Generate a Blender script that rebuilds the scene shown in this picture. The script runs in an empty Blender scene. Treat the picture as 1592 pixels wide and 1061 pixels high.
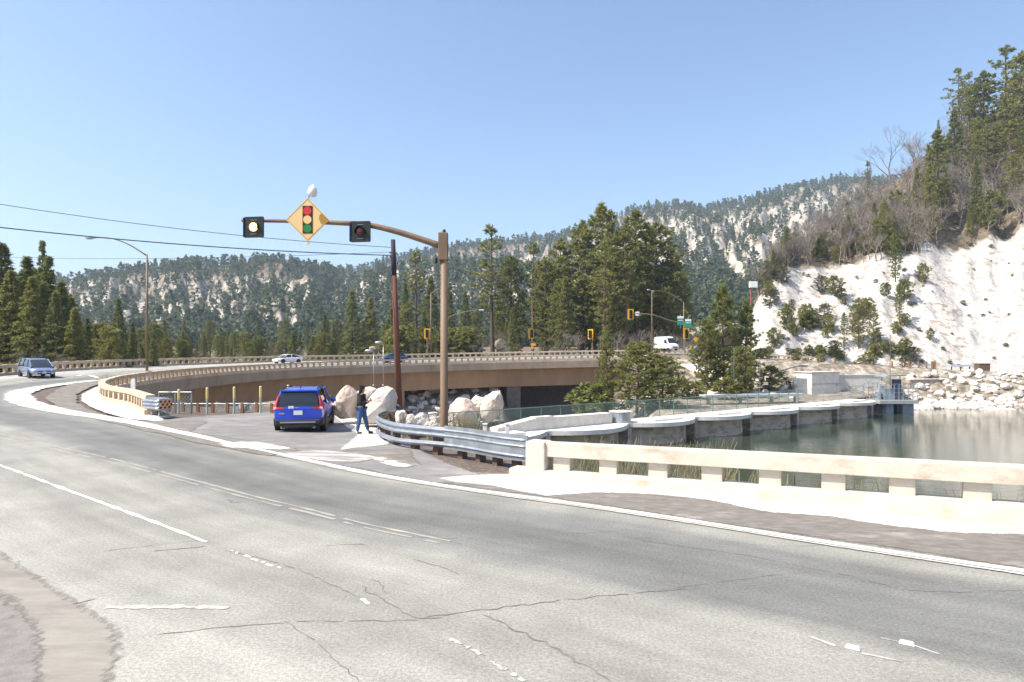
import bpy, bmesh, math, random
import numpy as np
from mathutils import Vector, Matrix
from mathutils.geometry import delaunay_2d_cdt
from math import radians as R, sin, cos, pi, sqrt, atan2, exp
SC = bpy.context.scene
COL = SC.collection
random.seed(7); np.random.seed(7)

# ------------------------------------------------------------ camera, world, sun, exposure
F, CX, HOR, CAMH = 1000.0, 796.0, 550.0, 2.7
cam = bpy.data.cameras.new('camera'); co = bpy.data.objects.new('camera', cam); COL.objects.link(co)
co.location = (0, 0, CAMH); co.rotation_euler = (R(90), 0, 0)
cam.sensor_width = 36; cam.lens = 36*F/1592; cam.shift_y = (HOR-530.5)/1592
cam.clip_start = 0.1; cam.clip_end = 9000
SC.camera = co
SUN_DIR = Vector((-0.935, -0.33, 1.28)).normalized()      # towards the sun
SUN_EL = math.asin(SUN_DIR.z)
SUN_ROT = atan2(SUN_DIR.x, SUN_DIR.y)
w = bpy.data.worlds.new('World'); SC.world = w; w.use_nodes = True
nt = w.node_tree
sky = nt.nodes.new('ShaderNodeTexSky'); sky.sky_type = 'NISHITA'; sky.sun_disc = False
sky.sun_elevation = SUN_EL; sky.sun_rotation = SUN_ROT; sky.altitude = 0
sky.air_density = 1.05; sky.dust_density = 1.6; sky.ozone_density = 3.0
bgn = nt.nodes['Background']; bgn.inputs['Strength'].default_value = 0.138
nt.links.new(sky.outputs[0], bgn.inputs['Color'])
sl = bpy.data.lights.new('sun', 'SUN'); sl.energy = 4.9; sl.angle = R(0.5); sl.color = (1.0, 0.92, 0.79)
so = bpy.data.objects.new('sun', sl); COL.objects.link(so); so.rotation_euler = (-SUN_DIR).to_track_quat('-Z', 'Y').to_euler()
SC.view_settings.view_transform = 'Standard'; SC.view_settings.look = 'None'
SC.view_settings.exposure = 0.80; SC.view_settings.gamma = 1.0
try:
    SC.cycles.max_bounces = 6; SC.cycles.diffuse_bounces = 2; SC.cycles.transparent_max_bounces = 12
    SC.cycles.volume_bounces = 0; SC.cycles.use_denoising = True
except Exception: pass

# ------------------------------------------------------------ materials
MATS = {}
def nodes(m):
    m.use_nodes = True; return m.node_tree.nodes, m.node_tree.links
def pm(name, c1, c2=None, scale=3.0, rough=0.85, bump=0.0, bscale=None, metal=0.0, spec=0.3, detail=6.0, c3=None, s3=0.3, lo=0.35, hi=0.65, lo3=0.45, hi3=0.7, stretch=None, emit=0, coat=0):
    if name in MATS: return MATS[name]
    m = bpy.data.materials.new(name); N, L = nodes(m); b = N['Principled BSDF']
    b.inputs['Roughness'].default_value = rough; b.inputs['Metallic'].default_value = metal
    b.inputs['Specular IOR Level'].default_value = spec
    if coat: b.inputs['Coat Weight'].default_value = coat; b.inputs['Coat Roughness'].default_value = 0.05
    tc = N.new('ShaderNodeTexCoord'); src = tc.outputs['Object']
    if stretch:
        mp = N.new('ShaderNodeMapping'); mp.inputs['Scale'].default_value = stretch
        L.new(src, mp.inputs['Vector']); src = mp.outputs[0]
    c2 = c2 or tuple(v*0.85 for v in c1)
    n = N.new('ShaderNodeTexNoise'); n.inputs['Scale'].default_value = scale; n.inputs['Detail'].default_value = detail; n.inputs['Roughness'].default_value = 0.65
    L.new(src, n.inputs['Vector'])
    r = N.new('ShaderNodeValToRGB'); r.color_ramp.elements[0].position = lo; r.color_ramp.elements[1].position = hi
    r.color_ramp.elements[0].color = (*c1, 1); r.color_ramp.elements[1].color = (*c2, 1)
    L.new(n.outputs['Fac'], r.inputs['Fac']); col = r.outputs['Color']
    if c3:
        n3 = N.new('ShaderNodeTexNoise'); n3.inputs['Scale'].default_value = s3; n3.inputs['Detail'].default_value = 8; n3.inputs['Roughness'].default_value = 0.7
        L.new(src, n3.inputs['Vector'])
        mr = N.new('ShaderNodeMapRange'); mr.inputs['From Min'].default_value = lo3; mr.inputs['From Max'].default_value = hi3
        L.new(n3.outputs['Fac'], mr.inputs['Value'])
        mx = N.new('ShaderNodeMix'); mx.data_type = 'RGBA'; mx.inputs['B'].default_value = (*c3, 1)
        L.new(mr.outputs['Result'], mx.inputs['Factor']); L.new(col, mx.inputs['A']); col = mx.outputs['Result']
    L.new(col, b.inputs['Base Color'])
    if emit:
        L.new(col, b.inputs['Emission Color']); b.inputs['Emission Strength'].default_value = emit
    if bump:
        nb = N.new('ShaderNodeTexNoise'); nb.inputs['Scale'].default_value = bscale or scale*3; nb.inputs['Detail'].default_value = 8
        L.new(src, nb.inputs['Vector'])
        bp = N.new('ShaderNodeBump'); bp.inputs['Strength'].default_value = 1.0; bp.inputs['Distance'].default_value = bump
        L.new(nb.outputs['Fac'], bp.inputs['Height']); L.new(bp.outputs[0], b.inputs['Normal'])
    MATS[name] = m; return m

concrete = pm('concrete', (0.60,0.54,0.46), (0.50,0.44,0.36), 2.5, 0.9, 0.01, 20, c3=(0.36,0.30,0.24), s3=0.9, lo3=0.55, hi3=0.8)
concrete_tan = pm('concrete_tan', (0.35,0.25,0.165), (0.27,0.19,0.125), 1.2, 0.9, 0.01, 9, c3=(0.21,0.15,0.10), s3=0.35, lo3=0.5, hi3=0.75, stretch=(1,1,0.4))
concrete_pale = pm('concrete_pale', (0.70,0.66,0.60), (0.58,0.54,0.48), 1.6, 0.9, 0.01, 9, c3=(0.42,0.38,0.33), s3=0.5, lo3=0.55, hi3=0.8)
concrete_white = pm('concrete_white', (0.70,0.67,0.62), (0.58,0.54,0.49), 1.4, 0.9, 0.006, 12, c3=(0.42,0.36,0.31), s3=1.1, lo3=0.58, hi3=0.82)
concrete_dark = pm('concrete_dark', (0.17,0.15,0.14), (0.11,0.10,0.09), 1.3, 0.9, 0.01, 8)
galv = pm('galvanised_steel', (0.42,0.46,0.51), (0.30,0.335,0.38), 5, 0.38, 0.0, metal=0.6, spec=0.5, c3=(0.27,0.28,0.29), s3=1.7)
wood_post = pm('weathered_wood', (0.16,0.10,0.07), (0.09,0.06,0.04), 6, 0.9, 0.01, 20, stretch=(1,1,0.2))
pole_paint = pm('tan_pole_paint', (0.235,0.165,0.105), (0.20,0.14,0.09), 3, 0.55, 0, c3=(0.14,0.095,0.065), s3=1.2, stretch=(1,1,0.3))
rust_pole = pm('creosote_wood', (0.20,0.085,0.055), (0.13,0.06,0.045), 4, 0.9, 0.01, 15, stretch=(3,3,0.25))
dark_metal = pm('dark_painted_metal', (0.018,0.021,0.02), (0.03,0.034,0.032), 6, 0.4)
blue_edge = pm('blue_painted_metal', (0.02,0.035,0.16), (0.03,0.04,0.12), 6, 0.45)
yellow_paint = pm('yellow_paint', (0.80,0.44,0.02), (0.66,0.34,0.02), 5, 0.5)
sign_yellow = pm('sign_yellow', (0.82,0.57,0.27), (0.78,0.53,0.24), 2.5, 0.5)
sign_fade = pm('sign_worn_ochre', (0.42,0.24,0.05), (0.36,0.2,0.04), 5, 0.6)
sign_orange = pm('sign_orange', (0.85,0.35,0.04), (0.8,0.3,0.03), 5, 0.5)
sign_red = pm('sign_red', (0.62,0.04,0.05), (0.55,0.035,0.05), 5, 0.5)
sign_green = pm('sign_green', (0.02,0.24,0.05), (0.02,0.2,0.05), 5, 0.5)
sign_black = pm('sign_black', (0.07,0.02,0.015), (0.05,0.015,0.01), 5, 0.5)
guide_green = pm('guide_sign_green', (0.02,0.28,0.20), (0.02,0.22,0.16), 5, 0.5)
white_paint = pm('white_paint', (0.80,0.80,0.80), (0.72,0.72,0.71), 4, 0.6)
lamp_on = pm('lit_yellow_lens', (1.0,0.60,0.20), (1.0,0.70,0.32), 30, 0.3, emit=1.7)
lamp_off = pm('unlit_lens', (0.09,0.035,0.03), (0.05,0.02,0.02), 30, 0.25)
lens_red = pm('red_lens', (0.5,0.03,0.02), (0.4,0.02,0.02), 20, 0.2)
glass = pm('dark_glass', (0.02,0.024,0.028), (0.012,0.014,0.017), 3, 0.05, spec=0.9)
tyre = pm('tyre_rubber', (0.018,0.018,0.018), (0.028,0.028,0.028), 9, 0.85)
rim = pm('alloy_rim', (0.45,0.45,0.46), (0.3,0.3,0.31), 8, 0.3, metal=0.8)
black_plastic = pm('black_plastic', (0.022,0.022,0.023), (0.035,0.035,0.036), 8, 0.6)
silver_trim = pm('silver_trim', (0.42,0.42,0.44), (0.33,0.33,0.35), 8, 0.35, metal=0.5)
paint_blue = pm('blue_car_paint', (0.01,0.065,0.60), (0.009,0.055,0.54), 1, 0.28, spec=0.5, coat=0.6, metal=0.15)
paint_silver = pm('silver_blue_car_paint', (0.24,0.31,0.48), (0.21,0.28,0.45), 1, 0.28, spec=0.5, coat=0.6, metal=0.3)
paint_white = pm('white_car_paint', (0.82,0.83,0.86), (0.78,0.79,0.82), 1, 0.3, spec=0.5, coat=0.5)
paint_navy = pm('navy_car_paint', (0.02,0.07,0.22), (0.02,0.06,0.19), 1, 0.25, spec=0.5, coat=0.6)
tail_red = pm('tail_light_red', (0.50,0.015,0.03), (0.42,0.01,0.02), 6, 0.15, spec=0.8)
tail_clear = pm('tail_light_clear', (0.8,0.72,0.72), (0.7,0.62,0.62), 6, 0.15, spec=0.8)
granite = pm('granite_boulder', (0.66,0.56,0.47), (0.50,0.38,0.29), 1.6, 0.9, 0.14, 3.5, c3=(0.78,0.72,0.65), s3=0.6, lo3=0.42, hi3=0.6)
granite_pink = pm('granite_pink', (0.68,0.56,0.47), (0.52,0.38,0.29), 1.8, 0.9, 0.14, 3.5, c3=(0.74,0.68,0.62), s3=0.9, lo3=0.5, hi3=0.7)
riprap_m = pm('riprap_rock', (0.66,0.61,0.55), (0.48,0.43,0.38), 1.2, 0.9, 0.04, 5, c3=(0.36,0.27,0.20), s3=0.4, lo3=0.58, hi3=0.7)
snow_rock = pm('pale_rock', (0.74,0.69,0.63), (0.58,0.52,0.45), 1.6, 0.9, 0.14, 3.5, c3=(0.45,0.34,0.26), s3=0.8, lo3=0.56, hi3=0.72)
mesh_green = pm('green_fence_rail', (0.16,0.24,0.22), (0.12,0.19,0.17), 6, 0.5, metal=0.3)
rust_steel = pm('weathering_steel', (0.28,0.16,0.10), (0.2,0.11,0.07), 4, 0.8)
stone_wall = pm('stone_wall', (0.40,0.31,0.26), (0.26,0.19,0.15), 2.2, 0.95, 0.06, 4, c3=(0.5,0.44,0.38), s3=1.4)
bark = pm('pine_bark', (0.15,0.10,0.075), (0.09,0.062,0.048), 5, 0.95, 0.02, 12, stretch=(2,2,0.4))
bare_bark = pm('bare_tree_bark', (0.26,0.225,0.195), (0.19,0.165,0.145), 3, 0.95)
dead_bark = pm('dead_bark', (0.42,0.36,0.31), (0.3,0.25,0.22), 3, 0.95)

def leaf_mat(name, ca, cb, cc):
    m = bpy.data.materials.new(name); N, L = nodes(m); b = N['Principled BSDF']
    b.inputs['Roughness'].default_value = 0.7; b.inputs['Specular IOR Level'].default_value = 0.25
    at = N.new('ShaderNodeAttribute'); at.attribute_name = 'tint'
    oi = N.new('ShaderNodeObjectInfo')
    ad = N.new('ShaderNodeMath'); ad.operation = 'MULTIPLY_ADD'; ad.inputs[1].default_value = 0.45; L.new(oi.outputs['Random'], ad.inputs[0])
    ml = N.new('ShaderNodeMath'); ml.operation = 'MULTIPLY'; ml.inputs[1].default_value = 0.6
    L.new(at.outputs['Fac'], ml.inputs[0]); L.new(ml.outputs[0], ad.inputs[2])
    r = N.new('ShaderNodeValToRGB'); e = r.color_ramp.elements
    e[0].color = (*ca, 1); e[1].color = (*cc, 1); k = e.new(0.5); k.color = (*cb, 1)
    L.new(ad.outputs[0], r.inputs['Fac']); L.new(r.outputs['Color'], b.inputs['Base Color'])
    tr = N.new('ShaderNodeBsdfTranslucent'); L.new(r.outputs['Color'], tr.inputs['Color'])
    mx = N.new('ShaderNodeMixShader'); mx.inputs[0].default_value = 0.4
    L.new(b.outputs[0], mx.inputs[1]); L.new(tr.outputs[0], mx.inputs[2]); L.new(mx.outputs[0], N['Material Output'].inputs['Surface'])
    return m
leaf_pine = leaf_mat('pine_needles', (0.15,0.18,0.055), (0.24,0.25,0.075), (0.33,0.32,0.11))
leaf_fir = leaf_mat('fir_needles', (0.12,0.155,0.055), (0.19,0.22,0.075), (0.27,0.28,0.10))
leaf_far = leaf_mat('far_needles', (0.075,0.105,0.062), (0.105,0.135,0.076), (0.14,0.165,0.09))
leaf_dry = leaf_mat('dry_twigs', (0.13,0.12,0.085), (0.19,0.17,0.125), (0.26,0.24,0.18))
reed_m = leaf_mat('dry_reeds', (0.15,0.14,0.07), (0.24,0.215,0.12), (0.36,0.32,0.19))
shrub_m = leaf_mat('shrub_leaves', (0.08,0.10,0.05), (0.14,0.15,0.07), (0.2,0.19,0.10))

# ------------------------------------------------------------ object helpers
def obj(name, data, parent=None):
    o = bpy.data.objects.new(name, data); COL.objects.link(o)
    if parent is not None: o.parent = parent
    return o
def tag(o, label=None, cat=None, group=None, kind=None):
    if label: o['label'] = label
    if cat: o['category'] = cat
    if group: o['group'] = group
    if kind: o['kind'] = kind
    return o
def thing(name, label, cat, loc=(0,0,0), rz=0, group=None):
    o = obj(name, None); o.location = loc; o.rotation_euler = (0,0,rz); o.empty_display_size = 0.3
    return tag(o, label, cat, group)
def copy_tree(o, parent=None):
    c = o.copy(); COL.objects.link(c)
    if parent is not None: c.parent = parent
    for ch in list(o.children): copy_tree(ch, c)
    return c
def np_mesh(name, V, Fc, mat, parent=None, smooth=False, attrs=None):
    """V (n,3); Fc (m,k) index array all the same size, or list of lists"""
    me = bpy.data.meshes.new(name)
    V = np.asarray(V, dtype=np.float32)
    if isinstance(Fc, np.ndarray):
        m_, k = Fc.shape
        me.vertices.add(len(V)); me.vertices.foreach_set('co', V.ravel())
        me.loops.add(m_*k); me.loops.foreach_set('vertex_index', Fc.astype(np.int32).ravel())
        me.polygons.add(m_); me.polygons.foreach_set('loop_start', np.arange(0, m_*k, k, dtype=np.int32))
        me.update(calc_edges=True)
    else:
        me.from_pydata(V.tolist(), [], Fc)
    if smooth: me.polygons.foreach_set('use_smooth', np.ones(len(me.polygons), dtype=bool))
    for k_, a in (attrs or {}).items():
        at = me.attributes.new(k_, 'FLOAT', 'POINT'); at.data.foreach_set('value', np.asarray(a, dtype=np.float32))
    me.validate(); me.materials.append(mat)
    return obj(name, me, parent)
class MB:
    def __init__(s): s.v = []; s.f = []
    def add(s, vs, fs):
        n = len(s.v); s.v += [tuple(p) for p in vs]; s.f += [[i+n for i in f] for f in fs]; return s
    def box(s, c, size, rz=0, rx=0, ry=0, taper=1.0):
        M = Matrix.Translation(c) @ Matrix.Rotation(rz,4,'Z') @ Matrix.Rotation(ry,4,'Y') @ Matrix.Rotation(rx,4,'X')
        h = [k/2 for k in size]; vs = []
        for z in (-1,1):
            t = taper if z > 0 else 1
            for x, y in ((-1,-1),(1,-1),(1,1),(-1,1)): vs.append(M @ Vector((x*h[0]*t, y*h[1]*t, z*h[2])))
        return s.add(vs, [[3,2,1,0],[4,5,6,7],[0,1,5,4],[1,2,6,5],[2,3,7,6],[3,0,4,7]])
    def tube(s, pts, rad, n=8, cap=True):
        pts = [Vector(p) for p in pts]; rad = rad if isinstance(rad, (list, tuple)) else [rad]*len(pts)
        rings = []; ref = None
        for i, p in enumerate(pts):
            t = (pts[min(i+1, len(pts)-1)] - pts[max(i-1, 0)]).normalized()
            if ref is None: ref = Vector((0,0,1)) if abs(t.z) < 0.9 else Vector((1,0,0))
            a = t.cross(ref)
            if a.length < 1e-4: a = t.orthogonal()
            a.normalize(); b = t.cross(a).normalized(); ref = a.cross(t)
            rings.append([p + (a*cos(2*pi*k/n) + b*sin(2*pi*k/n))*rad[i] for k in range(n)])
        vs = [q for r_ in rings for q in r_]; fs = []
        for i in range(len(pts)-1):
            for k in range(n):
                fs.append([i*n+k, i*n+(k+1)%n, (i+1)*n+(k+1)%n, (i+1)*n+k])
        if cap: fs += [list(range(n))[::-1], [(len(pts)-1)*n+k for k in range(n)]]
        return s.add(vs, fs)
    def lathe(s, prof, c=(0,0,0), n=16, axis='Z', rz=0):
        vs = []
        for r_, z in prof:
            for k in range(n):
                a = 2*pi*k/n
                p = Vector((r_*cos(a), r_*sin(a), z))
                if axis == 'Y': p = Vector((p.x, p.z, p.y))
                if axis == 'X': p = Vector((p.z, p.x, p.y))
                vs.append(Matrix.Rotation(rz, 3, 'Z') @ p + Vector(c))
        fs = []
        for i in range(len(prof)-1):
            for k in range(n): fs.append([i*n+k, i*n+(k+1)%n, (i+1)*n+(k+1)%n, (i+1)*n+k])
        fs += [list(range(n))[::-1], [(len(prof)-1)*n+k for k in range(n)]]
        return s.add(vs, fs)
    def prism(s, poly, y0, y1):
        """poly of (x,z) extruded along y"""
        n = len(poly); vs = [(p[0], y0, p[1]) for p in poly] + [(p[0], y1, p[1]) for p in poly]
        fs = [list(range(n)), list(range(2*n-1, n-1, -1))] + [[(i+1)%n, i, i+n, (i+1)%n+n] for i in range(n)]
        return s.add(vs, fs)
    def sweep(s, path, prof, closed=True, offs=None, cap=True):
        """path of (x,y,z); prof of (off to the left, height)"""
        m_ = len(path); vs = []
        for i in range(m_):
            a = Vector(path[max(i-1,0)]); b = Vector(path[min(i+1,m_-1)]); t = (b-a); t.z = 0; t.normalize()
            nl = Vector((-t.y, t.x, 0)); o_ = Vector(path[i])
            pr = prof(i) if callable(prof) else prof
            for (u_, h_) in pr: vs.append(o_ + nl*u_ + Vector((0,0,h_)))
        n = len(prof(0)) if callable(prof) else len(prof)
        fs = []
        for i in range(m_-1):
            for k in range(n if closed else n-1):
                fs.append([i*n+k, (i+1)*n+k, (i+1)*n+(k+1)%n, i*n+(k+1)%n])
        if closed and cap: fs += [list(range(n)), [(m_-1)*n+k for k in range(n)][::-1]]
        return s.add(vs, fs)
    def build(s, name, mat, parent=None, smooth=False, bevel=0, sub=0, fix=True):
        me = bpy.data.meshes.new(name); me.from_pydata([tuple(p) for p in s.v], [], s.f)
        if fix:
            bm = bmesh.new(); bm.from_mesh(me); bmesh.ops.recalc_face_normals(bm, faces=bm.faces); bm.to_mesh(me); bm.free()
        me.materials.append(mat); o = obj(name, me, parent)
        if smooth:
            me.polygons.foreach_set('use_smooth', np.ones(len(me.polygons), dtype=bool))
        if sub:
            md = o.modifiers.new('sub', 'SUBSURF'); md.levels = md.render_levels = sub
        if bevel:
            md = o.modifiers.new('bevel', 'BEVEL'); md.width = bevel; md.segments = 2; md.limit_method = 'ANGLE'; md.angle_limit = R(35)
        return o
def catmull(pts, step=1.0):
    P_ = [np.array(p, float) for p in pts]; P_ = [2*P_[0]-P_[1]] + P_ + [2*P_[-1]-P_[-2]]; out = []
    for i in range(1, len(P_)-2):
        a, b, c, d = P_[i-1:i+3]; n = max(2, int(np.linalg.norm((c-b)[:2])/step))
        for k in range(n):
            t = k/n; out.append(0.5*((2*b)+(-a+c)*t+(2*a-5*b+4*c-d)*t*t+(-a+3*b-3*c+d)*t**3))
    out.append(P_[-2]); return np.array(out)
def resample(path, step):
    path = np.asarray(path, float); seg = np.linalg.norm(np.diff(path, axis=0), axis=1); s_ = np.concatenate([[0], np.cumsum(seg)])
    n = max(1, int(round(s_[-1]/step))); q = np.linspace(0, s_[-1], n+1)
    return np.stack([np.interp(q, s_, path[:, k]) for k in range(path.shape[1])], 1)
def smooth01(a, b, x): t = np.clip((x-a)/(b-a), 0, 1); return t*t*(3-2*t)
# value noise, vectorised
_perm = np.random.RandomState(3).rand(256, 256)
def vnoise(x, y):
    xi = np.floor(x).astype(int); yi = np.floor(y).astype(int); fx = x-xi; fy = y-yi
    fx = fx*fx*(3-2*fx); fy = fy*fy*(3-2*fy)
    g = lambda a, b: _perm[a & 255, b & 255]
    return (g(xi,yi)*(1-fx)+g(xi+1,yi)*fx)*(1-fy) + (g(xi,yi+1)*(1-fx)+g(xi+1,yi+1)*fx)*fy
def fbm(x, y, o=4):
    s_ = 0; a = 0.5
    for k in range(o): s_ = s_ + a*vnoise(x*2**k+17.3*k, y*2**k+5.1*k); a *= 0.5
    return s_/(1-0.5**o)   # 0..1

# ------------------------------------------------------------ layout curves
# inner edge line of the highway: x, y, z, outward cross slope
WL = [(34,-8,0,0),(18,1.0,0,0),(6.3,7.94,0,0),(2.2,10.8,0,0),(-2.4,13.8,0,0),(-7.1,18,0,0),(-15.3,25.4,0,0),(-22.4,31,0,0),(-29.4,38,.05,0.004),(-34.6,46,.15,.01),
      (-36.9,56,.3,.02),(-36.9,67,.42,.04),(-36.3,80,.5,.05),(-33.6,91,.65,.05),(-28,100,.85,.05),(-20,106,1.0,.05),(-10.5,110,1.25,.05),(1,112.7,1.5,.05),
      (15,114.8,1.78,.05),(27,116,2.0,.04),(42,117,1.9,.02),(62,116.5,.9,0),(90,112,-.6,0),(140,104,-1.1,0),(240,92,-1.1,0)]
WC = resample(catmull(WL, 0.8), 0.8)
_t = np.gradient(WC[:, :2], axis=0); _t /= np.linalg.norm(_t, axis=1)[:, None]
WN = np.stack([-_t[:, 1], _t[:, 0]], 1)
WS = np.arange(len(WC))*0.8
def near_W(x, y):
    x = np.atleast_1d(np.asarray(x, float)).ravel(); y = np.atleast_1d(np.asarray(y, float)).ravel()
    idx = np.empty(len(x), int); C2 = WC[::2, :2]
    for a in range(0, len(x), 20000):
        d2 = (x[a:a+20000, None]-C2[None, :, 0])**2 + (y[a:a+20000, None]-C2[None, :, 1])**2
        idx[a:a+20000] = np.argmin(d2, 1)*2
    off = (x-WC[idx, 0])*WN[idx, 0] + (y-WC[idx, 1])*WN[idx, 1]
    dist = np.hypot(x-WC[idx, 0], y-WC[idx, 1])
    return idx, off, dist
S_NEAR = WS[np.argmin(np.hypot(WC[:,0]+31, WC[:,1]-40))]
def surf(x, y):
    sc = np.isscalar(x)
    idx, off, dist = near_W(x, y)
    z = WC[idx, 2] + WC[idx, 3]*np.clip(off, -4, 14)
    nearf = 1 - smooth01(S_NEAR-5, S_NEAR+8, WS[idx])
    z = z - nearf*0.046*np.clip(-off-0.4, 0, 9.5)
    return float(z[0]) if sc else z
def P(px, py, z=None):
    """pixel of the photograph -> point on the pavement surface (or at height z)"""
    zz = 0 if z is None else z
    for k in range(1 if z is not None else 5):
        d = (CAMH-zz)*F/(py-HOR); x = (px-CX)/F*d
        if z is None: zz = surf(x, d)
    return (x, d, zz)
def X(px, d): return (px-CX)/F*d
def Z(py, d): return CAMH-(py-HOR)/F*d
INNER = catmull([(-16.3,29),(-20.7,35),(-24.9,39.5),(-28.4,45),(-31.1,54.5),(-33.2,66),(-33.6,78),(-31.5,88.5),(-26.5,97),(-19,103),(-10,107),(1,109.7),(15,111.8),(27,113),(40,114)], 0.5)
INNER = resample(INNER, 0.55)
INNER3 = np.column_stack([INNER, surf(INNER[:,0], INNER[:,1])])
# outer parapet: offset from the edge line
i0 = int(np.argmin(np.hypot(WC[:,0]+22, WC[:,1]-31))); i1 = int(np.argmin(np.hypot(WC[:,0]-62, WC[:,1]-116.5)))
OUT = np.array([(WC[i,0]+WN[i,0]*10.9, WC[i,1]+WN[i,1]*10.9) for i in range(i0, i1)])
OUT = resample(OUT, 0.55); OUT3 = np.column_stack([OUT, surf(OUT[:,0], OUT[:,1])])

# ------------------------------------------------------------ terrain height
PLAT = [(70,-21),(9,11.4),(0.95,15.1),(0.2,18),(-0.7,21),(-1.7,24),(-4.2,28),(-8,35),(-14,37.5),(-21,38.2),(-24.5,41.8),(-29,49),(-34,53),(-60,54),(-75,62),(-400,60),(-400,-600),(70,-600)]
def sdf(x, y, poly):
    x = np.asarray(x); y = np.asarray(y); d = np.full(x.shape, 1e9); ins = np.zeros(x.shape, bool)
    n = len(poly)
    for i in range(n):
        ax, ay = poly[i]; bx, by = poly[(i+1)%n]; ex, ey = bx-ax, by-ay
        t = np.clip(((x-ax)*ex+(y-ay)*ey)/(ex*ex+ey*ey), 0, 1)
        d = np.minimum(d, np.hypot(x-ax-t*ex, y-ay-t*ey))
        c = ((ay > y) != (by > y)) & (x < ex*(y-ay)/(ey if abs(ey) > 1e-9 else 1e-9)+ax)
        ins ^= c
    return np.where(ins, -d, d)
def tab(px, pts): return np.interp(px, [p[0] for p in pts], [p[1] for p in pts])
DAM_E = np.array([0.794, 0.608]); DAM_N = np.array([0.608, -0.794])
def damline(x): return 53+(x-2.9)*0.766
ROCKTOP = [(1140,500),(1165,487),(1180,462),(1200,432),(1230,412),(1300,413),(1350,408),(1400,402),(1450,388),(1500,374),(1592,354),(1800,330),(2400,330)]
HILLTOP = [(1140,500),(1165,482),(1180,455),(1200,425),(1230,398),(1280,372),(1320,335),(1350,308),(1400,275),(1450,238),(1500,200),(1592,152),(1700,120),(2400,120)]
RIDGE1 = [(-600,470),(-200,450),(0,440),(100,438),(200,424),(300,414),(350,410),(400,410),(450,412),(500,420),(545,436),(580,470),(640,530),(700,560),(900,560)]
RIDGE2 = [(300,500),(450,450),(500,437),(540,424),(600,409),(700,387),(800,378),(870,370),(920,352),(960,336),(1000,326),(1050,322),(1100,329),(1150,318),(1200,303),(1250,292),(1300,283),(1400,285),(1700,285),(2400,285)]
RIDGE3 = [(540,470),(560,440),(590,424),(640,418),(700,412),(760,416),(830,420),(880,436),(920,470),(1000,560)]
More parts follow.
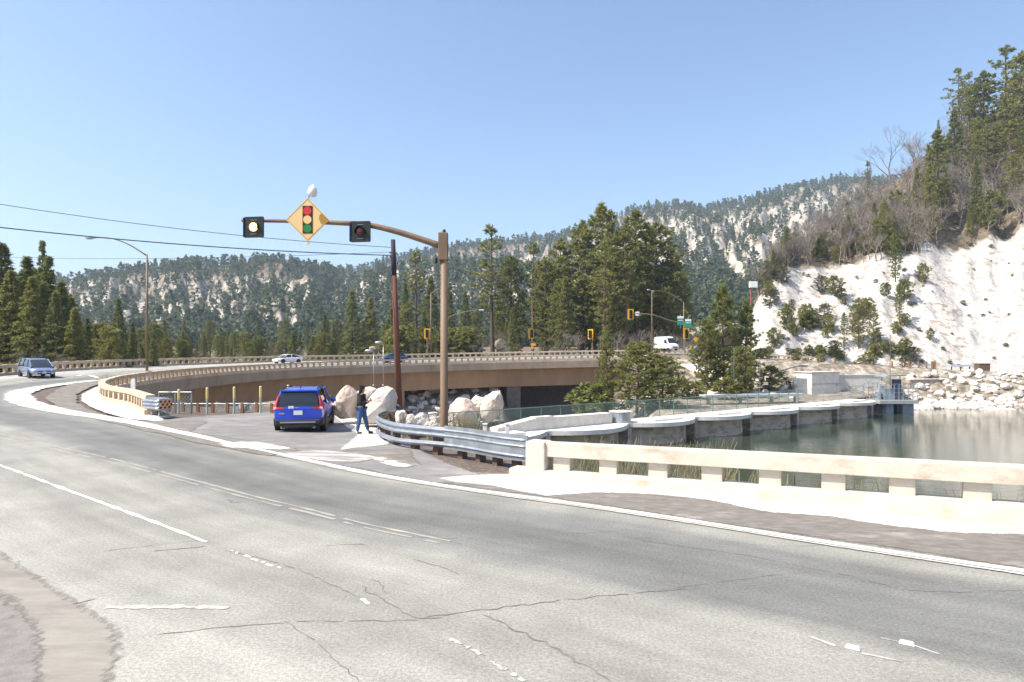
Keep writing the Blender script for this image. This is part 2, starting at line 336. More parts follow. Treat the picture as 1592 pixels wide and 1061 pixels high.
def hfun(x, y, want=False):
    x = np.asarray(x, float); y = np.asarray(y, float)
    r_ = np.hypot(x, y); dep = np.maximum(y, r_*0.6)
    u = np.clip(x/np.maximum(dep, 1e-3), -1.3, 1.3); px = CX+u*F
    sd = sdf(x, y, PLAT)
    side = y-damline(x)
    # outside the plateau
    floor = -9.0 + 5.0*smooth01(13, 18, x)*smooth01(-1, 3, side)
    marsh = -6.55 + 0.6*fbm(x*0.4, y*0.4)
    bed = np.where(x < y*0.36-1, marsh, -8.0)
    floor = np.where(side < 0, bed, floor)
    shore = np.interp(y, [0,95.5,98.5,112,114,135], [-8,-8,-6.1,-3.4,-1.6,-1.3])
    fs = smooth01(46, 52, x)
    floor = floor*(1-fs)+shore*fs
    slope = 0.50+0.3*smooth01(4, 14, x)
    slope = np.where((x < -8), 0.8, slope)
    h = np.maximum(-0.09-np.maximum(sd, 0)*slope, floor)
    # plateau follows pavement
    near = (sd < 2) & (r_ < 160)
    if near.any():
        hn = h[near]; sz = surf(x[near], y[near]); hn = np.where(sd[near] < 0, sz-0.07, hn); h[near] = hn
    # far bank behind / under the bridge
    fb = np.interp(dep, [0,96,104,112,120,132,200,320,600], [-9,-9,-7.5,-4.0,0.2,1.6,3.0,6,4])
    fb = np.where((x < -25), np.interp(dep, [0,60,75,100,120,320,600], [-9,-9,-8,-7,-2,5,4]), fb)
    op = smooth01(775, 800, px); fb = fb*(1-op)+op*np.interp(dep, [0,110,118,124,132,200,320,600], [-9,-9,-8.5,-3,1.6,3.0,6,4])
    lm = smooth01(-40, -60, x)
    fb = fb*(1-lm) + lm*np.interp(dep, [0,60,100,320], [-2,-2,0,5])
    h = np.where((sd > 0) & (x < 52), np.maximum(h, fb), h)
    # right bank up to the road
    rb = smooth01(16, 22, x)*(1-smooth01(60, 70, x))
    h = np.where((side > 3) & (rb > 0), np.maximum(h, -4.2*rb-9*(1-rb) + rb*np.interp(dep, [80,98,108,113,140], [0,0.8,3.0,5.6,6.5])), h)
    # road benches on the far side
    m_ = (y > 100) & (x > 20) & (y < 165)
    if m_.any():
        idx, off, dist = near_W(x[m_], y[m_]); rz = WC[idx, 2]-0.12
        wgt = 1-smooth01(3, 11, np.maximum(-off-1, off-9)); h[m_] = h[m_]*(1-wgt)+rz*wgt
    # right hill
    t1 = (HOR-tab(px, ROCKTOP))/F; t2 = (HOR-tab(px, HILLTOP))/F
    d0 = 127.0+8*fbm(px/60., px*0+3); d1 = d0+t1*200+8; d2 = d1+np.maximum(t2-t1, 0.01)*480+5
    z0 = -1.2+0*d0; z1 = CAMH+t1*d1; z2 = CAMH+t2*d2
    hz = np.where(dep < d1, z0+(z1-z0)*np.clip((dep-d0)/(d1-d0), 0, 1)**0.9, z1+(z2-z1)*np.clip((dep-d1)/(d2-d1), 0, 1)**0.92)
    hz = np.where(dep > d2, z2-(dep-d2)*0.10, hz)
    hm = smooth01(1140, 1178, px)*(dep > d0-1)
    gul = (fbm(px/55., dep/60., 5)-0.5)*11*np.clip((dep-d0)/25, 0, 1)*(1-np.exp(-np.abs(dep-d2)/40))
    rock_n = (fbm(x/3.2, (y+h)/3.2, 5)-0.5)*3.8*np.clip((dep-d0)/8, 0, 1)*(dep < d1+6)
    hz = hz+gul+rock_n
    h = np.where(hm > 0, np.maximum(h, h*(1-hm)+hz*hm), h)
    # ridges
    def ridge(tb, da, dp, amp, seed):
        t_ = (HOR-tab(px, tb))/F; zt = CAMH+t_*dp
        zt = np.maximum(zt, 0)
        e = np.clip((dep-da)/(dp-da), 0, 1)
        prof = zt*(0.25*smooth01(0, 1, e)+0.75*e**1.15)
        prof = np.where(dep > dp, zt-(dep-dp)*0.25, prof)
        g = (fbm(px/38.+seed, dep/150.+seed, 5)-0.5)*amp*np.sin(np.clip(e, 0, 1)*pi)**0.7
        sp = np.abs(fbm(px/22.+seed*3, dep/200.+seed, 4)-0.5)*2*amp*0.6*np.sin(np.clip(e,0,1)*pi)
        return np.where(dep > da, prof+g+sp-amp*0.2*np.sin(np.clip(e,0,1)*pi)+(fbm(px/9.+seed, px*0+seed, 3)-0.5)*zt*0.015*e, -50)
    h1 = ridge(RIDGE1, 330, 800, 50, 1.7); h3 = ridge(RIDGE3, 350, 620, 22, 9.2)
    da2 = np.where(px > 1000, 260., 500.)
    h2 = ridge(RIDGE2, da2, 1250, 55, 4.4)
    h = np.maximum(np.maximum(h, h1), np.maximum(h2, h3))
    if want:
        rock = ((px > 1150) & (dep > d0-6) & (dep < d1+1+10*(fbm(x/7, y/7)-0.5))).astype(float)
        which = np.argmax(np.stack([h*0-1e3, h1, h2, h3]), 0)*(dep > 300)
        return h, rock, which, dep, px
    return h
def hz(x, y): return float(hfun(np.array([x]), np.array([y]))[0])

def soft_edge(m, fade=0.28, amt=1.4, sc=7):
    if m.name+'_soft' in MATS: return MATS[m.name+'_soft']
    nm = m.name+'_soft'; m = m.copy(); m.name = nm; MATS[nm] = m; N, L = nodes(m); b = N['Principled BSDF']; at = N.new('ShaderNodeAttribute'); at.attribute_name = 'edge'; g = N.new('ShaderNodeNewGeometry')
    n = N.new('ShaderNodeTexNoise'); n.inputs['Scale'].default_value = sc; n.inputs['Detail'].default_value = 10; n.inputs['Roughness'].default_value = 0.75; L.new(g.outputs['Position'], n.inputs['Vector'])
    m1 = N.new('ShaderNodeMath'); m1.operation = 'MULTIPLY_ADD'; m1.inputs[1].default_value = amt; m1.inputs[2].default_value = -amt/2; L.new(n.outputs['Fac'], m1.inputs[0])
    m2 = N.new('ShaderNodeMath'); m2.operation = 'MULTIPLY_ADD'; m2.inputs[1].default_value = 1/fade; L.new(at.outputs['Fac'], m2.inputs[0]); L.new(m1.outputs[0], m2.inputs[2])
    mr = N.new('ShaderNodeMapRange'); mr.inputs['From Min'].default_value = 0.30; mr.inputs['From Max'].default_value = 0.62; L.new(m2.outputs[0], mr.inputs['Value']); L.new(mr.outputs['Result'], b.inputs['Alpha'])
    return m
# ============================================================ THE SETTING
def terrain_mat(name):
    m = bpy.data.materials.new(name); N, L = nodes(m); b = N['Principled BSDF']; b.inputs['Roughness'].default_value = 0.95; b.inputs['Specular IOR Level'].default_value = 0.15
    g = N.new('ShaderNodeNewGeometry')
    def noise(sc, det=8, rough=0.65, st=None):
        n = N.new('ShaderNodeTexNoise'); n.inputs['Scale'].default_value = sc; n.inputs['Detail'].default_value = det; n.inputs['Roughness'].default_value = rough
        if st:
            mp = N.new('ShaderNodeMapping'); mp.inputs['Scale'].default_value = st; L.new(g.outputs['Position'], mp.inputs['Vector']); L.new(mp.outputs[0], n.inputs['Vector'])
        else: L.new(g.outputs['Position'], n.inputs['Vector'])
        return n.outputs['Fac']
    def ramp(src, stops):
        r = N.new('ShaderNodeValToRGB'); e = r.color_ramp.elements
        e[0].position, e[0].color = stops[0][0], (*stops[0][1], 1); e[1].position, e[1].color = stops[-1][0], (*stops[-1][1], 1)
        for p_, c_ in stops[1:-1]:
            k = e.new(p_); k.color = (*c_, 1)
        L.new(src, r.inputs['Fac']); return r.outputs['Color']
    def mix(f, a, b_):
        mx = N.new('ShaderNodeMix'); mx.data_type = 'RGBA'; L.new(f, mx.inputs['Factor']); L.new(a, mx.inputs['A']); L.new(b_, mx.inputs['B']); return mx.outputs['Result']
    def attr(n_):
        a = N.new('ShaderNodeAttribute'); a.attribute_name = n_; return a.outputs['Fac']
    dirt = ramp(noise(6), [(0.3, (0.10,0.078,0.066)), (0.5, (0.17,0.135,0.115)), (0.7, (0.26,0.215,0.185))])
    rock = ramp(noise(0.55, 10, 0.7), [(0.36, (0.30,0.26,0.225)), (0.45, (0.50,0.475,0.44)), (0.7, (0.60,0.58,0.555))])
    spots = ramp(noise(0.42, 4, 0.6, (1, 1, 1.8)), [(0.575, (0,0,0)), (0.63, (1,1,1))])
    brown = ramp(noise(1.5), [(0.3, (0.27,0.21,0.17)), (0.7, (0.42,0.36,0.30))])
    rock = mix(spots, rock, brown)
    hill = ramp(noise(0.25, 9), [(0.3, (0.10,0.08,0.058)), (0.5, (0.17,0.138,0.10)), (0.72, (0.28,0.235,0.18))])
    far = ramp(noise(0.02, 10, 0.7), [(0.3, (0.075,0.075,0.045)), (0.5, (0.16,0.125,0.09)), (0.7, (0.24,0.19,0.14))])
    pale = ramp(noise(0.05, 8, 0.7), [(0.35, (0.30,0.265,0.22)), (0.6, (0.52,0.49,0.44))])
    mud = ramp(noise(1.2), [(0.3, (0.10,0.10,0.05)), (0.7, (0.24,0.21,0.12))])
    bank = ramp(noise(0.8), [(0.38, (0.15,0.13,0.10)), (0.5, (0.28,0.24,0.19)), (0.64, (0.50,0.45,0.39))])
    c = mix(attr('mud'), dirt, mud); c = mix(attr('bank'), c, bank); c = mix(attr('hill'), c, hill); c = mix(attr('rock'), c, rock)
    c = mix(attr('far'), c, far); c = mix(attr('pale'), c, pale)
    L.new(c, b.inputs['Base Color'])
    bp = N.new('ShaderNodeBump'); bp.inputs['Strength'].default_value = 0.7; bp.inputs['Distance'].default_value = 0.6
    L.new(noise(1.1, 10, 0.7), bp.inputs['Height']); L.new(bp.outputs[0], b.inputs['Normal'])
    return m
TM = terrain_mat('earth_and_granite')
def polar(ths, rs, name):
    T, Rr = np.meshgrid(ths, rs, indexing='ij'); x = (Rr*np.sin(T)).ravel(); y = (Rr*np.cos(T)).ravel()
    h, rock, which, dep, px = hfun(x, y, True)
    n, m_ = len(ths), len(rs)
    i, j = np.meshgrid(np.arange(n-1), np.arange(m_-1), indexing='ij'); a = (i*m_+j).ravel()
    F4 = np.stack([a, a+m_, a+m_+1, a+1], 1)[:, ::-1]
    t_e = np.clip((h-CAMH)/np.maximum(dep, 1)*F, 0, 400)       # height seen as an angle
    nz = fbm(px/3.2, t_e/4.5, 4)
    steep = smooth01(0.43, 0.54, nz+0.10*(fbm(px/45., t_e/30., 3)-0.5))
    pale = np.zeros_like(h)
    pale = np.where(which == 1, steep*smooth01(8, 30, t_e)*(1-smooth01(105, 130, t_e))*0.95, pale)
    pale = np.where(which == 2, smooth01(0.44, 0.56, fbm(px/2.6, t_e/4., 4)+0.12*smooth01(900, 1000, px)-0.06)*smooth01(30, 70, t_e)*(1-0.6*smooth01(-28, -8, t_e-(HOR-tab(px, RIDGE2)))), pale)
    pale = np.where((which == 3), smooth01(0.30, 0.45, nz)*smooth01(40, 70, t_e), pale)
    sd = sdf(x, y, PLAT)
    far = smooth01(280, 330, dep)
    hill = ((px > 1150) & (dep > 124)).astype(float)*(1-rock)
    hill = np.maximum(hill, smooth01(126, 134, dep)*(dep < 330)*0.9)
    mud = ((sd > 1.5) & (h < -5.0) & (y < damline(x)-0.5) & (x < 50) & (y < 130)).astype(float)
    bank = ((sd > 0.25) & (mud < 0.5) & (dep < 128) & ~((dep > 101) & (px > 782) & (px < 1000))).astype(float)  # pale bank left out under the deck: darker dirt paints the opening's shade
    return x, y, h, F4, dict(rock=rock, far=far, pale=pale, hill=hill, mud=mud, bank=bank)
tf = np.radians(np.concatenate([np.arange(-180, -50, 5.0), np.arange(-50, 50.01, 0.22), np.arange(55, 181, 5.0)]))
r_near = np.concatenate([[0.3, 0.8], np.geomspace(1.5, 90, 150), np.arange(91, 175, 0.75), np.geomspace(176, 330, 80)])
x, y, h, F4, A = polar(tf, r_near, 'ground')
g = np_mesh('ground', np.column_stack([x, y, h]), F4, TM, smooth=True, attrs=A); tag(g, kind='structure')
r_far = np.geomspace(328, 2600, 210)
x, y, h, F4, A = polar(tf, r_far, 'hills')
g = np_mesh('hills', np.column_stack([x, y, h]), F4, TM, smooth=True, attrs=A); tag(g, kind='structure')
rr = np.array([2590, 3500.]); x, y, _, F4, A = polar(tf, rr, 'x')
g = np_mesh('far_ground', np.column_stack([x, y, np.full(len(x), -12.0)]), F4, TM, attrs=A); tag(g, kind='structure')

# water
wm = bpy.data.materials.new('lake_water'); N, L = nodes(wm); b = N['Principled BSDF']
b.inputs['Base Color'].default_value = (0.04, 0.055, 0.04, 1); b.inputs['Roughness'].default_value = 0.035; b.inputs['Specular IOR Level'].default_value = 0.6; b.inputs['IOR'].default_value = 1.33
gg = N.new('ShaderNodeNewGeometry'); mp = N.new('ShaderNodeMapping'); mp.inputs['Scale'].default_value = (0.55, 1.7, 1); L.new(gg.outputs['Position'], mp.inputs['Vector'])
n1 = N.new('ShaderNodeTexNoise'); n1.inputs['Scale'].default_value = 1.5; n1.inputs['Detail'].default_value = 5; L.new(mp.outputs[0], n1.inputs['Vector'])
n2 = N.new('ShaderNodeTexNoise'); n2.inputs['Scale'].default_value = 0.09; n2.inputs['Detail'].default_value = 3; L.new(gg.outputs['Position'], n2.inputs['Vector'])
mm = N.new('ShaderNodeMath'); mm.operation = 'MULTIPLY'; L.new(n1.outputs['Fac'], mm.inputs[0]); L.new(n2.outputs['Fac'], mm.inputs[1])
bp = N.new('ShaderNodeBump'); bp.inputs['Strength'].default_value = 0.9; bp.inputs['Distance'].default_value = 0.036; L.new(mm.outputs[0], bp.inputs['Height']); L.new(bp.outputs[0], b.inputs['Normal'])
def dpt(s_, o_=0): return (2.9+DAM_E[0]*s_+DAM_N[0]*o_, 53+DAM_E[1]*s_+DAM_N[1]*o_)
wp = [dpt(-14), dpt(60), (56, 97), (60, 128), (420, 118), (420, -260), (60, -30), (24, 0), (6, 14), (-3, 30)]
wo = MB().add([(a, b_, -5.8) for a, b_ in wp], [list(range(len(wp)))]).build('lake_water', wm); tag(wo, kind='structure')

# ------------------------------------------------------------ pavement
def lane_mat():
    m = bpy.data.materials.new('worn_asphalt'); N, L = nodes(m); b = N['Principled BSDF']; b.inputs['Roughness'].default_value = 0.82; b.inputs['Specular IOR Level'].default_value = 0.35
    g_ = N.new('ShaderNodeNewGeometry'); a = N.new('ShaderNodeAttribute'); a.attribute_name = 'off'
    st = N.new('ShaderNodeAttribute'); st.attribute_name = 'sta'
    def noise(sc, det=6, rough=0.6, vec=None):
        n = N.new('ShaderNodeTexNoise'); n.inputs['Scale'].default_value = sc; n.inputs['Detail'].default_value = det; n.inputs['Roughness'].default_value = rough
        L.new(vec or g_.outputs['Position'], n.inputs['Vector']); return n.outputs['Fac']
    cv = N.new('ShaderNodeCombineXYZ'); 
    ms = N.new('ShaderNodeMath'); ms.operation = 'MULTIPLY'; ms.inputs[1].default_value = 0.09; L.new(st.outputs['Fac'], ms.inputs[0])
    L.new(ms.outputs[0], cv.inputs['X']); L.new(a.outputs['Fac'], cv.inputs['Y'])
    wob = noise(0.5, 5, 0.6)
    m1 = N.new('ShaderNodeMath'); m1.operation = 'MULTIPLY_ADD'; m1.inputs[1].default_value = 1.3; L.new(wob, m1.inputs[0]); L.new(a.outputs['Fac'], m1.inputs[2])
    dv = N.new('ShaderNodeMath'); dv.operation = 'MULTIPLY_ADD'; dv.inputs[1].default_value = 1/14.; dv.inputs[2].default_value = -0.65/14.; L.new(m1.outputs[0], dv.inputs[0])
    r = N.new('ShaderNodeValToRGB'); e = r.color_ramp.elements
    def c(v, t=(1.02, 0.995, 0.885)): v *= 0.84; return (v*t[0], v*t[1], v*t[2], 1)
    D = (1.0, 1.0, 0.93)
    stops = [(0, c(.32)), (.35, c(.295)), (.9, c(.21, D)), (1.7, c(.195, D)), (2.4, c(.18, D)), (3.0, c(.215, D)), (3.6, c(.315)), (4.3, c(.33)), (5.1, c(.30)), (5.9, c(.32)), (6.6, c(.37)), (8.2, c(.43)), (9.6, c(.48)), (11.5, c(.44)), (14, c(.36))]
    e[0].position = 0; e[0].color = stops[0][1]; e[1].position = 1; e[1].color = stops[-1][1]
    for o_, c_ in stops[1:-1]:
        k = e.new(o_/14.); k.color = c_
    L.new(dv.outputs[0], r.inputs['Fac'])
    # streaks along travel, mottling and aggregate
    def mul(col, src, lo, hi, vlo, vhi):
        mr = N.new('ShaderNodeMapRange'); mr.inputs['From Min'].default_value = lo; mr.inputs['From Max'].default_value = hi; mr.inputs['To Min'].default_value = vlo; mr.inputs['To Max'].default_value = vhi
        L.new(src, mr.inputs['Value']); vm = N.new('ShaderNodeVectorMath'); vm.operation = 'SCALE'; L.new(col, vm.inputs[0]); L.new(mr.outputs['Result'], vm.inputs['Scale']); return vm.outputs[0]
    col = mul(r.outputs['Color'], noise(1.6, 5, 0.6, cv.outputs[0]), 0.3, 0.7, 0.80, 1.17)
    col = mul(col, noise(0.7, 8, 0.65), 0.3, 0.7, 0.82, 1.15)
    col = mul(col, noise(30, 5, 0.75), 0.3, 0.7, 0.60, 1.38)
    col = mul(col, noise(95, 3, 0.8), 0.3, 0.7, 0.70, 1.30)
    L.new(col, b.inputs['Base Color'])
    bp = N.new('ShaderNodeBump'); bp.inputs['Strength'].default_value = 0.6; bp.inputs['Distance'].default_value = 0.006; L.new(noise(70, 3, 0.7), bp.inputs['Height']); L.new(bp.outputs[0], b.inputs['Normal'])
    return m
asphalt = lane_mat()
def ribbon(i0_, i1_, offs, lift, name, mat, wn=None):
    V = []; so_ = []; ss = []
    for i in range(i0_, i1_):
        wmax = wn(i) if wn else 1
        for o_ in offs:
            oo = o_*wmax
            z = WC[i,2]+WC[i,3]*min(oo, 14)+lift
            V.append((WC[i,0]+WN[i,0]*oo, WC[i,1]+WN[i,1]*oo, z)); so_.append(oo); ss.append(WS[i])
    n = len(offs); m_ = i1_-i0_
    i, j = np.meshgrid(np.arange(m_-1), np.arange(n-1), indexing='ij'); a = (i*n+j).ravel()
    F4 = np.stack([a, a+n, a+n+1, a+1], 1)
    return np_mesh(name, np.array(V), F4, mat, attrs=dict(off=so_, sta=ss))
ibr = int(np.argmin(np.hypot(WC[:,0]+36.9, WC[:,1]-56)))
def width(i): return 1.0 if i > ibr else (1.0+0.75*(1-smooth01(ibr-30, ibr, i)))
rd = ribbon(0, len(WC)-8, np.concatenate([[-0.3, -0.15], np.linspace(0, 10.9, 30)]), 0.0, 'highway', asphalt, wn=lambda i: float(width(i)))
tag(rd, kind='structure')
# plain pavement behind and below the camera
plain = pm('grey_pavement', (0.30,0.285,0.26), (0.23,0.22,0.205), 1.3, 0.9, 0.004, 60, c3=(0.17,0.155,0.14), s3=0.5, lo3=0.52, hi3=0.75)

def refine(poly, step, jag, seed):
    rs = random.Random(seed); out = []
    n = len(poly)
    for i in range(n):
        a = Vector(poly[i][:2]); b_ = Vector(poly[(i+1)%n][:2]); k = max(1, int((b_-a).length/step))
        nn = Vector((-(b_-a).y, (b_-a).x)).normalized()
        for j in range(k):
            p = a.lerp(b_, j/k)
            j_ = (float(fbm(np.array([p.x*1.3+seed]), np.array([p.y*1.3]), 4)[0])-0.5)*2*jag
            out.append(p+nn*j_*min(1.0, k/2))
    return out
def drape(name, poly, mat, lift, grid=0.4, jag=0.06, step=0.25, seed=1, world=False, kind='structure', zf=None):
    pts = [Vector(p) for p in poly] if world else [Vector(P(a, b_)[:2]) for a, b_ in poly]
    pts = refine(pts, step, jag, seed)
    n = len(pts); xs = [p.x for p in pts]; ys = [p.y for p in pts]
    gx, gy = np.meshgrid(np.arange(min(xs), max(xs), grid), np.arange(min(ys), max(ys), grid)); gx = gx.ravel(); gy = gy.ravel()
    s_ = sdf(gx, gy, [(p.x, p.y) for p in pts]); k = s_ < -grid*0.35
    allp = pts+[Vector((a, b_)) for a, b_ in zip(gx[k], gy[k])]
    r_ = delaunay_2d_cdt(allp, [(i, (i+1)%n) for i in range(n)], [list(range(n))], 1, 1e-5)
    vs = np.array([[v.x, v.y] for v in r_[0]]); z = surf(vs[:,0], vs[:,1])+lift if zf is None else zf(vs[:,0], vs[:,1])+lift
    ed = np.clip(-sdf(vs[:,0], vs[:,1], [(p.x, p.y) for p in pts]), 0, 1)
    o = np_mesh(name, np.column_stack([vs, z]), [list(f) for f in r_[2]], soft_edge(mat), attrs=dict(edge=ed))
    me = o.data
    if len(me.polygons) and me.polygons[0].normal.z < 0: me.flip_normals()
    if kind: o['kind'] = kind
    return o
park_asph = pm('parking_asphalt', (0.235,0.225,0.215), (0.175,0.168,0.16), 1.6, 0.9, 0.004, 60, c3=(0.32,0.30,0.28), s3=0.45, lo3=0.5, hi3=0.7)
brown_dirt = pm('cinder_dirt', (0.145,0.132,0.116), (0.225,0.205,0.182), 6, 0.95, 0.01, 40, c3=(0.36,0.31,0.285), s3=1.6, lo3=0.54, hi3=0.72, stretch=(0.6,1.2,1), detail=10)
pale_dust = pm('pale_gravel_dust', (0.64,0.61,0.56), (0.52,0.49,0.45), 4, 0.95, 0.005, 40, c3=(0.36,0.33,0.30), s3=1.7, lo3=0.58, hi3=0.78)
white_line = pm('worn_white_line', (0.78,0.77,0.74), (0.66,0.65,0.62), 9, 0.8, c3=(0.42,0.40,0.37), s3=5, lo3=0.56, hi3=0.72)
faded_line = pm('faded_white_line', (0.52,0.505,0.46), (0.44,0.425,0.39), 7, 0.85, c3=(0.30,0.29,0.27), s3=6, lo3=0.48, hi3=0.6)
yellow_line = pm('worn_yellow_line', (0.42,0.38,0.285), (0.35,0.33,0.27), 5, 0.85, c3=(0.31,0.295,0.27), s3=2.2, lo3=0.36, hi3=0.56)
crack_m = pm('road_crack', (0.13,0.125,0.12), (0.22,0.21,0.195), 8, 0.95)
light_conc = pm('pale_gutter_concrete', (0.375,0.36,0.315), (0.345,0.33,0.29), 2.0, 0.9, 0.002, 60, c3=(0.42,0.40,0.355), s3=0.8, lo3=0.5, hi3=0.7, stretch=(0.5,1.5,1))
drive_brown = pm('brown_driveway_asphalt', (0.235,0.218,0.19), (0.30,0.28,0.245), 3, 0.9, 0.004, 60, c3=(0.19,0.165,0.145), s3=0.7, lo3=0.5, hi3=0.68, stretch=(0.5,1.6,1))
drive_dark = pm('dark_driveway_asphalt', (0.18,0.166,0.155), (0.24,0.222,0.205), 7, 0.9, 0.006, 60)
drape('pullout', [(700,757),(640,752),(560,730),(430,712),(300,690),(230,668),(262,652),(330,646),(420,640),(430,632),(500,634),(560,640),(612,660),(640,690),(700,720),(760,740)], park_asph, 0.012, seed=3, jag=0.12)
drape('dirt_strip', [(1900,940),(1592,888),(1400,858),(1200,829),(1000,799),(860,777),(760,764),(660,752),(560,735),(470,716),(530,706),(585,700),(640,725),(700,731),(800,737),(850,740),(1100,760),(1300,782),(1592,812),(1900,855)], brown_dirt, 0.009, seed=4, jag=0.05)
drape('dirt_strip', [(170,587),(112,596),(84,606),(66,619),(82,632),(120,647),(200,666),(300,690),(420,712),(480,700),(380,684),(300,672),(330,656),(262,652),(236,655),(198,654),(158,643),(126,628),(122,614),(148,600),(166,596)], brown_dirt, 0.018, seed=5, jag=0.15, step=0.4)
drape('pale_apron', [(700,741),(795,736),(850,738),(1100,757),(1300,779),(1592,808),(1900,850),(1900,872),(1592,834),(1480,832),(1390,822),(1290,806),(1190,799),(1090,779),(1000,770),(930,768),(850,775),(760,758),(680,750),(640,747)], concrete_white, 0.014, seed=6, jag=0.09, step=0.12)
drape('pale_apron', [(566,713),(600,711),(642,723),(652,730),(610,728),(580,721)], pale_dust, 0.024, seed=7, jag=0.08, step=0.1)
drape('pale_apron', [(190,598),(160,599),(146,603),(124,614),(123,624),(138,634),(160,643),(196,653),(240,656),(262,655),(252,649),(240,644),(228,634),(210,622),(193,611)], concrete_white, 0.026, seed=8, jag=0.04, step=0.3)
drape('pale_path', [(514,645),(560,646),(606,658),(624,676),(608,692),(545,701),(518,703),(543,686),(551,675),(532,664)], concrete_white, 0.024, seed=9, jag=0.07, step=0.15)
drape('pale_path', [(330,690),(400,687),(455,697),(468,702),(420,701),(350,698)], pale_dust, 0.024, seed=10, jag=0.1, step=0.15)
drape('gravel_smear', [(400,706),(450,703),(500,699),(560,705),(600,712),(560,722),(500,720),(440,712)], pm('gravel_smear', (0.33,0.31,0.29), (0.24,0.22,0.205), 5, 0.95, 0.004, 40, c3=(0.55,0.52,0.49), s3=1.5, lo3=0.46, hi3=0.6, stretch=(0.4,2,1)), 0.022, seed=11, jag=0.14, step=0.15)
drape('gravel_smear', [(500,690),(530,700),(590,700),(640,694),(662,728),(640,733),(600,722),(560,712),(520,706)], brown_dirt, 0.016, seed=12, jag=0.12, step=0.2)
# foreground left
drape('driveway', [(-80,812),(0,846),(40,872),(100,910),(150,940),(190,962),(208,992),(204,1030),(194,1061),(186,1130),(-80,1130)], drive_brown, 0.009, seed=14, jag=0.03, step=0.1, grid=0.3)
drape('driveway', [(-80,900),(0,905),(40,925),(75,965),(88,1000),(92,1061),(90,1130),(-80,1130)], drive_dark, 0.013, seed=15, jag=0.05, step=0.08, grid=0.3)
# light bright scour on the shoulder

def line_path(pix, wdt, mat, name, lift=0.03, jag=0.0, step=0.25, gaps=0, seed=1, world=False, tri=False):
    rs = random.Random(seed)
    pts = np.array(pix if world else [P(a, b_)[:2] for a, b_ in pix]); pts = resample(catmull(pts, step), step)
    t = np.gradient(pts, axis=0); t /= np.linalg.norm(t, axis=1)[:, None]; n = np.stack([-t[:,1], t[:,0]], 1)
    j = np.array([rs.uniform(-1, 1) for _ in pts])*jag; pts = pts+n*j[:, None]
    wv = np.array([wdt*(rs.uniform(0.35, 1.3) if jag else 1) for _ in pts])
    if tri: wv[0] = wv[-1] = 0.001
    V = []; F_ = []
    for i, p in enumerate(pts):
        for s_ in (-1, 1):
            q = p+n[i]*s_*wv[i]/2; V.append((q[0], q[1], surf(q[0], q[1])+lift))
    for i in range(len(pts)-1):
        if gaps and rs.random() < gaps: continue
        F_.append([2*i, 2*i+1, 2*i+3, 2*i+2][::-1])
    o = np_mesh(name, V, F_, mat); o['kind'] = 'structure'; return o
def offline(i0_, i1_, o_, wdt, mat, name, lift):
    return line_path([(WC[i,0]+WN[i,0]*o_, WC[i,1]+WN[i,1]*o_) for i in range(i0_, i1_, 2)], wdt, mat, name, lift, world=True, step=0.6)
iA = int(np.argmin(np.hypot(WC[:,0]-12, WC[:,1]-4.5))); iB = int(np.argmin(np.hypot(WC[:,0]-42, WC[:,1]-117)))
offline(iA, iB, 0.0, 0.15, white_line, 'edge_line', 0.026)
offline(i0-6, iB, 9.3, 0.13, white_line, 'edge_line', 0.012)
# broad pale fringe along the edge line
def band(ia, ib, fi, fo, mat, name, lift):
    V = []; F_ = []; ED = []
    for k, i in enumerate(range(ia, ib)):
        f_ = (i-ia)/(ib-ia); j1 = (float(fbm(np.array([WS[i]*0.9]), np.array([3.1]), 4)[0])-0.5)*0.5; j2 = (float(fbm(np.array([WS[i]*0.9]), np.array([9.7]), 4)[0])-0.5)*0.5
        a_, b_ = -fi(f_)+j1*fi(f_), fo(f_)+j2*fo(f_)
        for q_, e_ in ((0,0),(0.25,.3),(0.5,.5),(0.75,.3),(1,0)):
            o_ = a_+(b_-a_)*q_; x_, y_ = WC[i,0]+WN[i,0]*o_, WC[i,1]+WN[i,1]*o_; V.append((x_, y_, surf(x_, y_)+lift)); ED.append(e_)
        if k: F_ += [[5*k-5+s_, 5*k+s_, 5*k+1+s_, 5*k-4+s_] for s_ in range(4)]
    o = np_mesh(name, V, F_, soft_edge(mat), attrs=dict(edge=ED)); o['kind'] = 'structure'; return o
iC = int(np.argmin(np.hypot(WC[:,0]+7, WC[:,1]-18))); iD = int(np.argmin(np.hypot(WC[:,0]+36.9, WC[:,1]-70)))
band(iA, iC+3, lambda f_: 0.10, lambda f_: 0.17, pm('line_fringe_dust', (0.56,0.54,0.50), (0.44,0.42,0.39), 4, 0.95, c3=(0.30,0.28,0.26), s3=1.7, lo3=0.52, hi3=0.72), 'line_fringe', 0.0155)
band(iC, iD, lambda f_: 0.15+0.95*sin(pi*f_)**1.3, lambda f_: 0.12+0.55*sin(pi*f_)**1.3, pale_dust, 'line_fringe', 0.022)
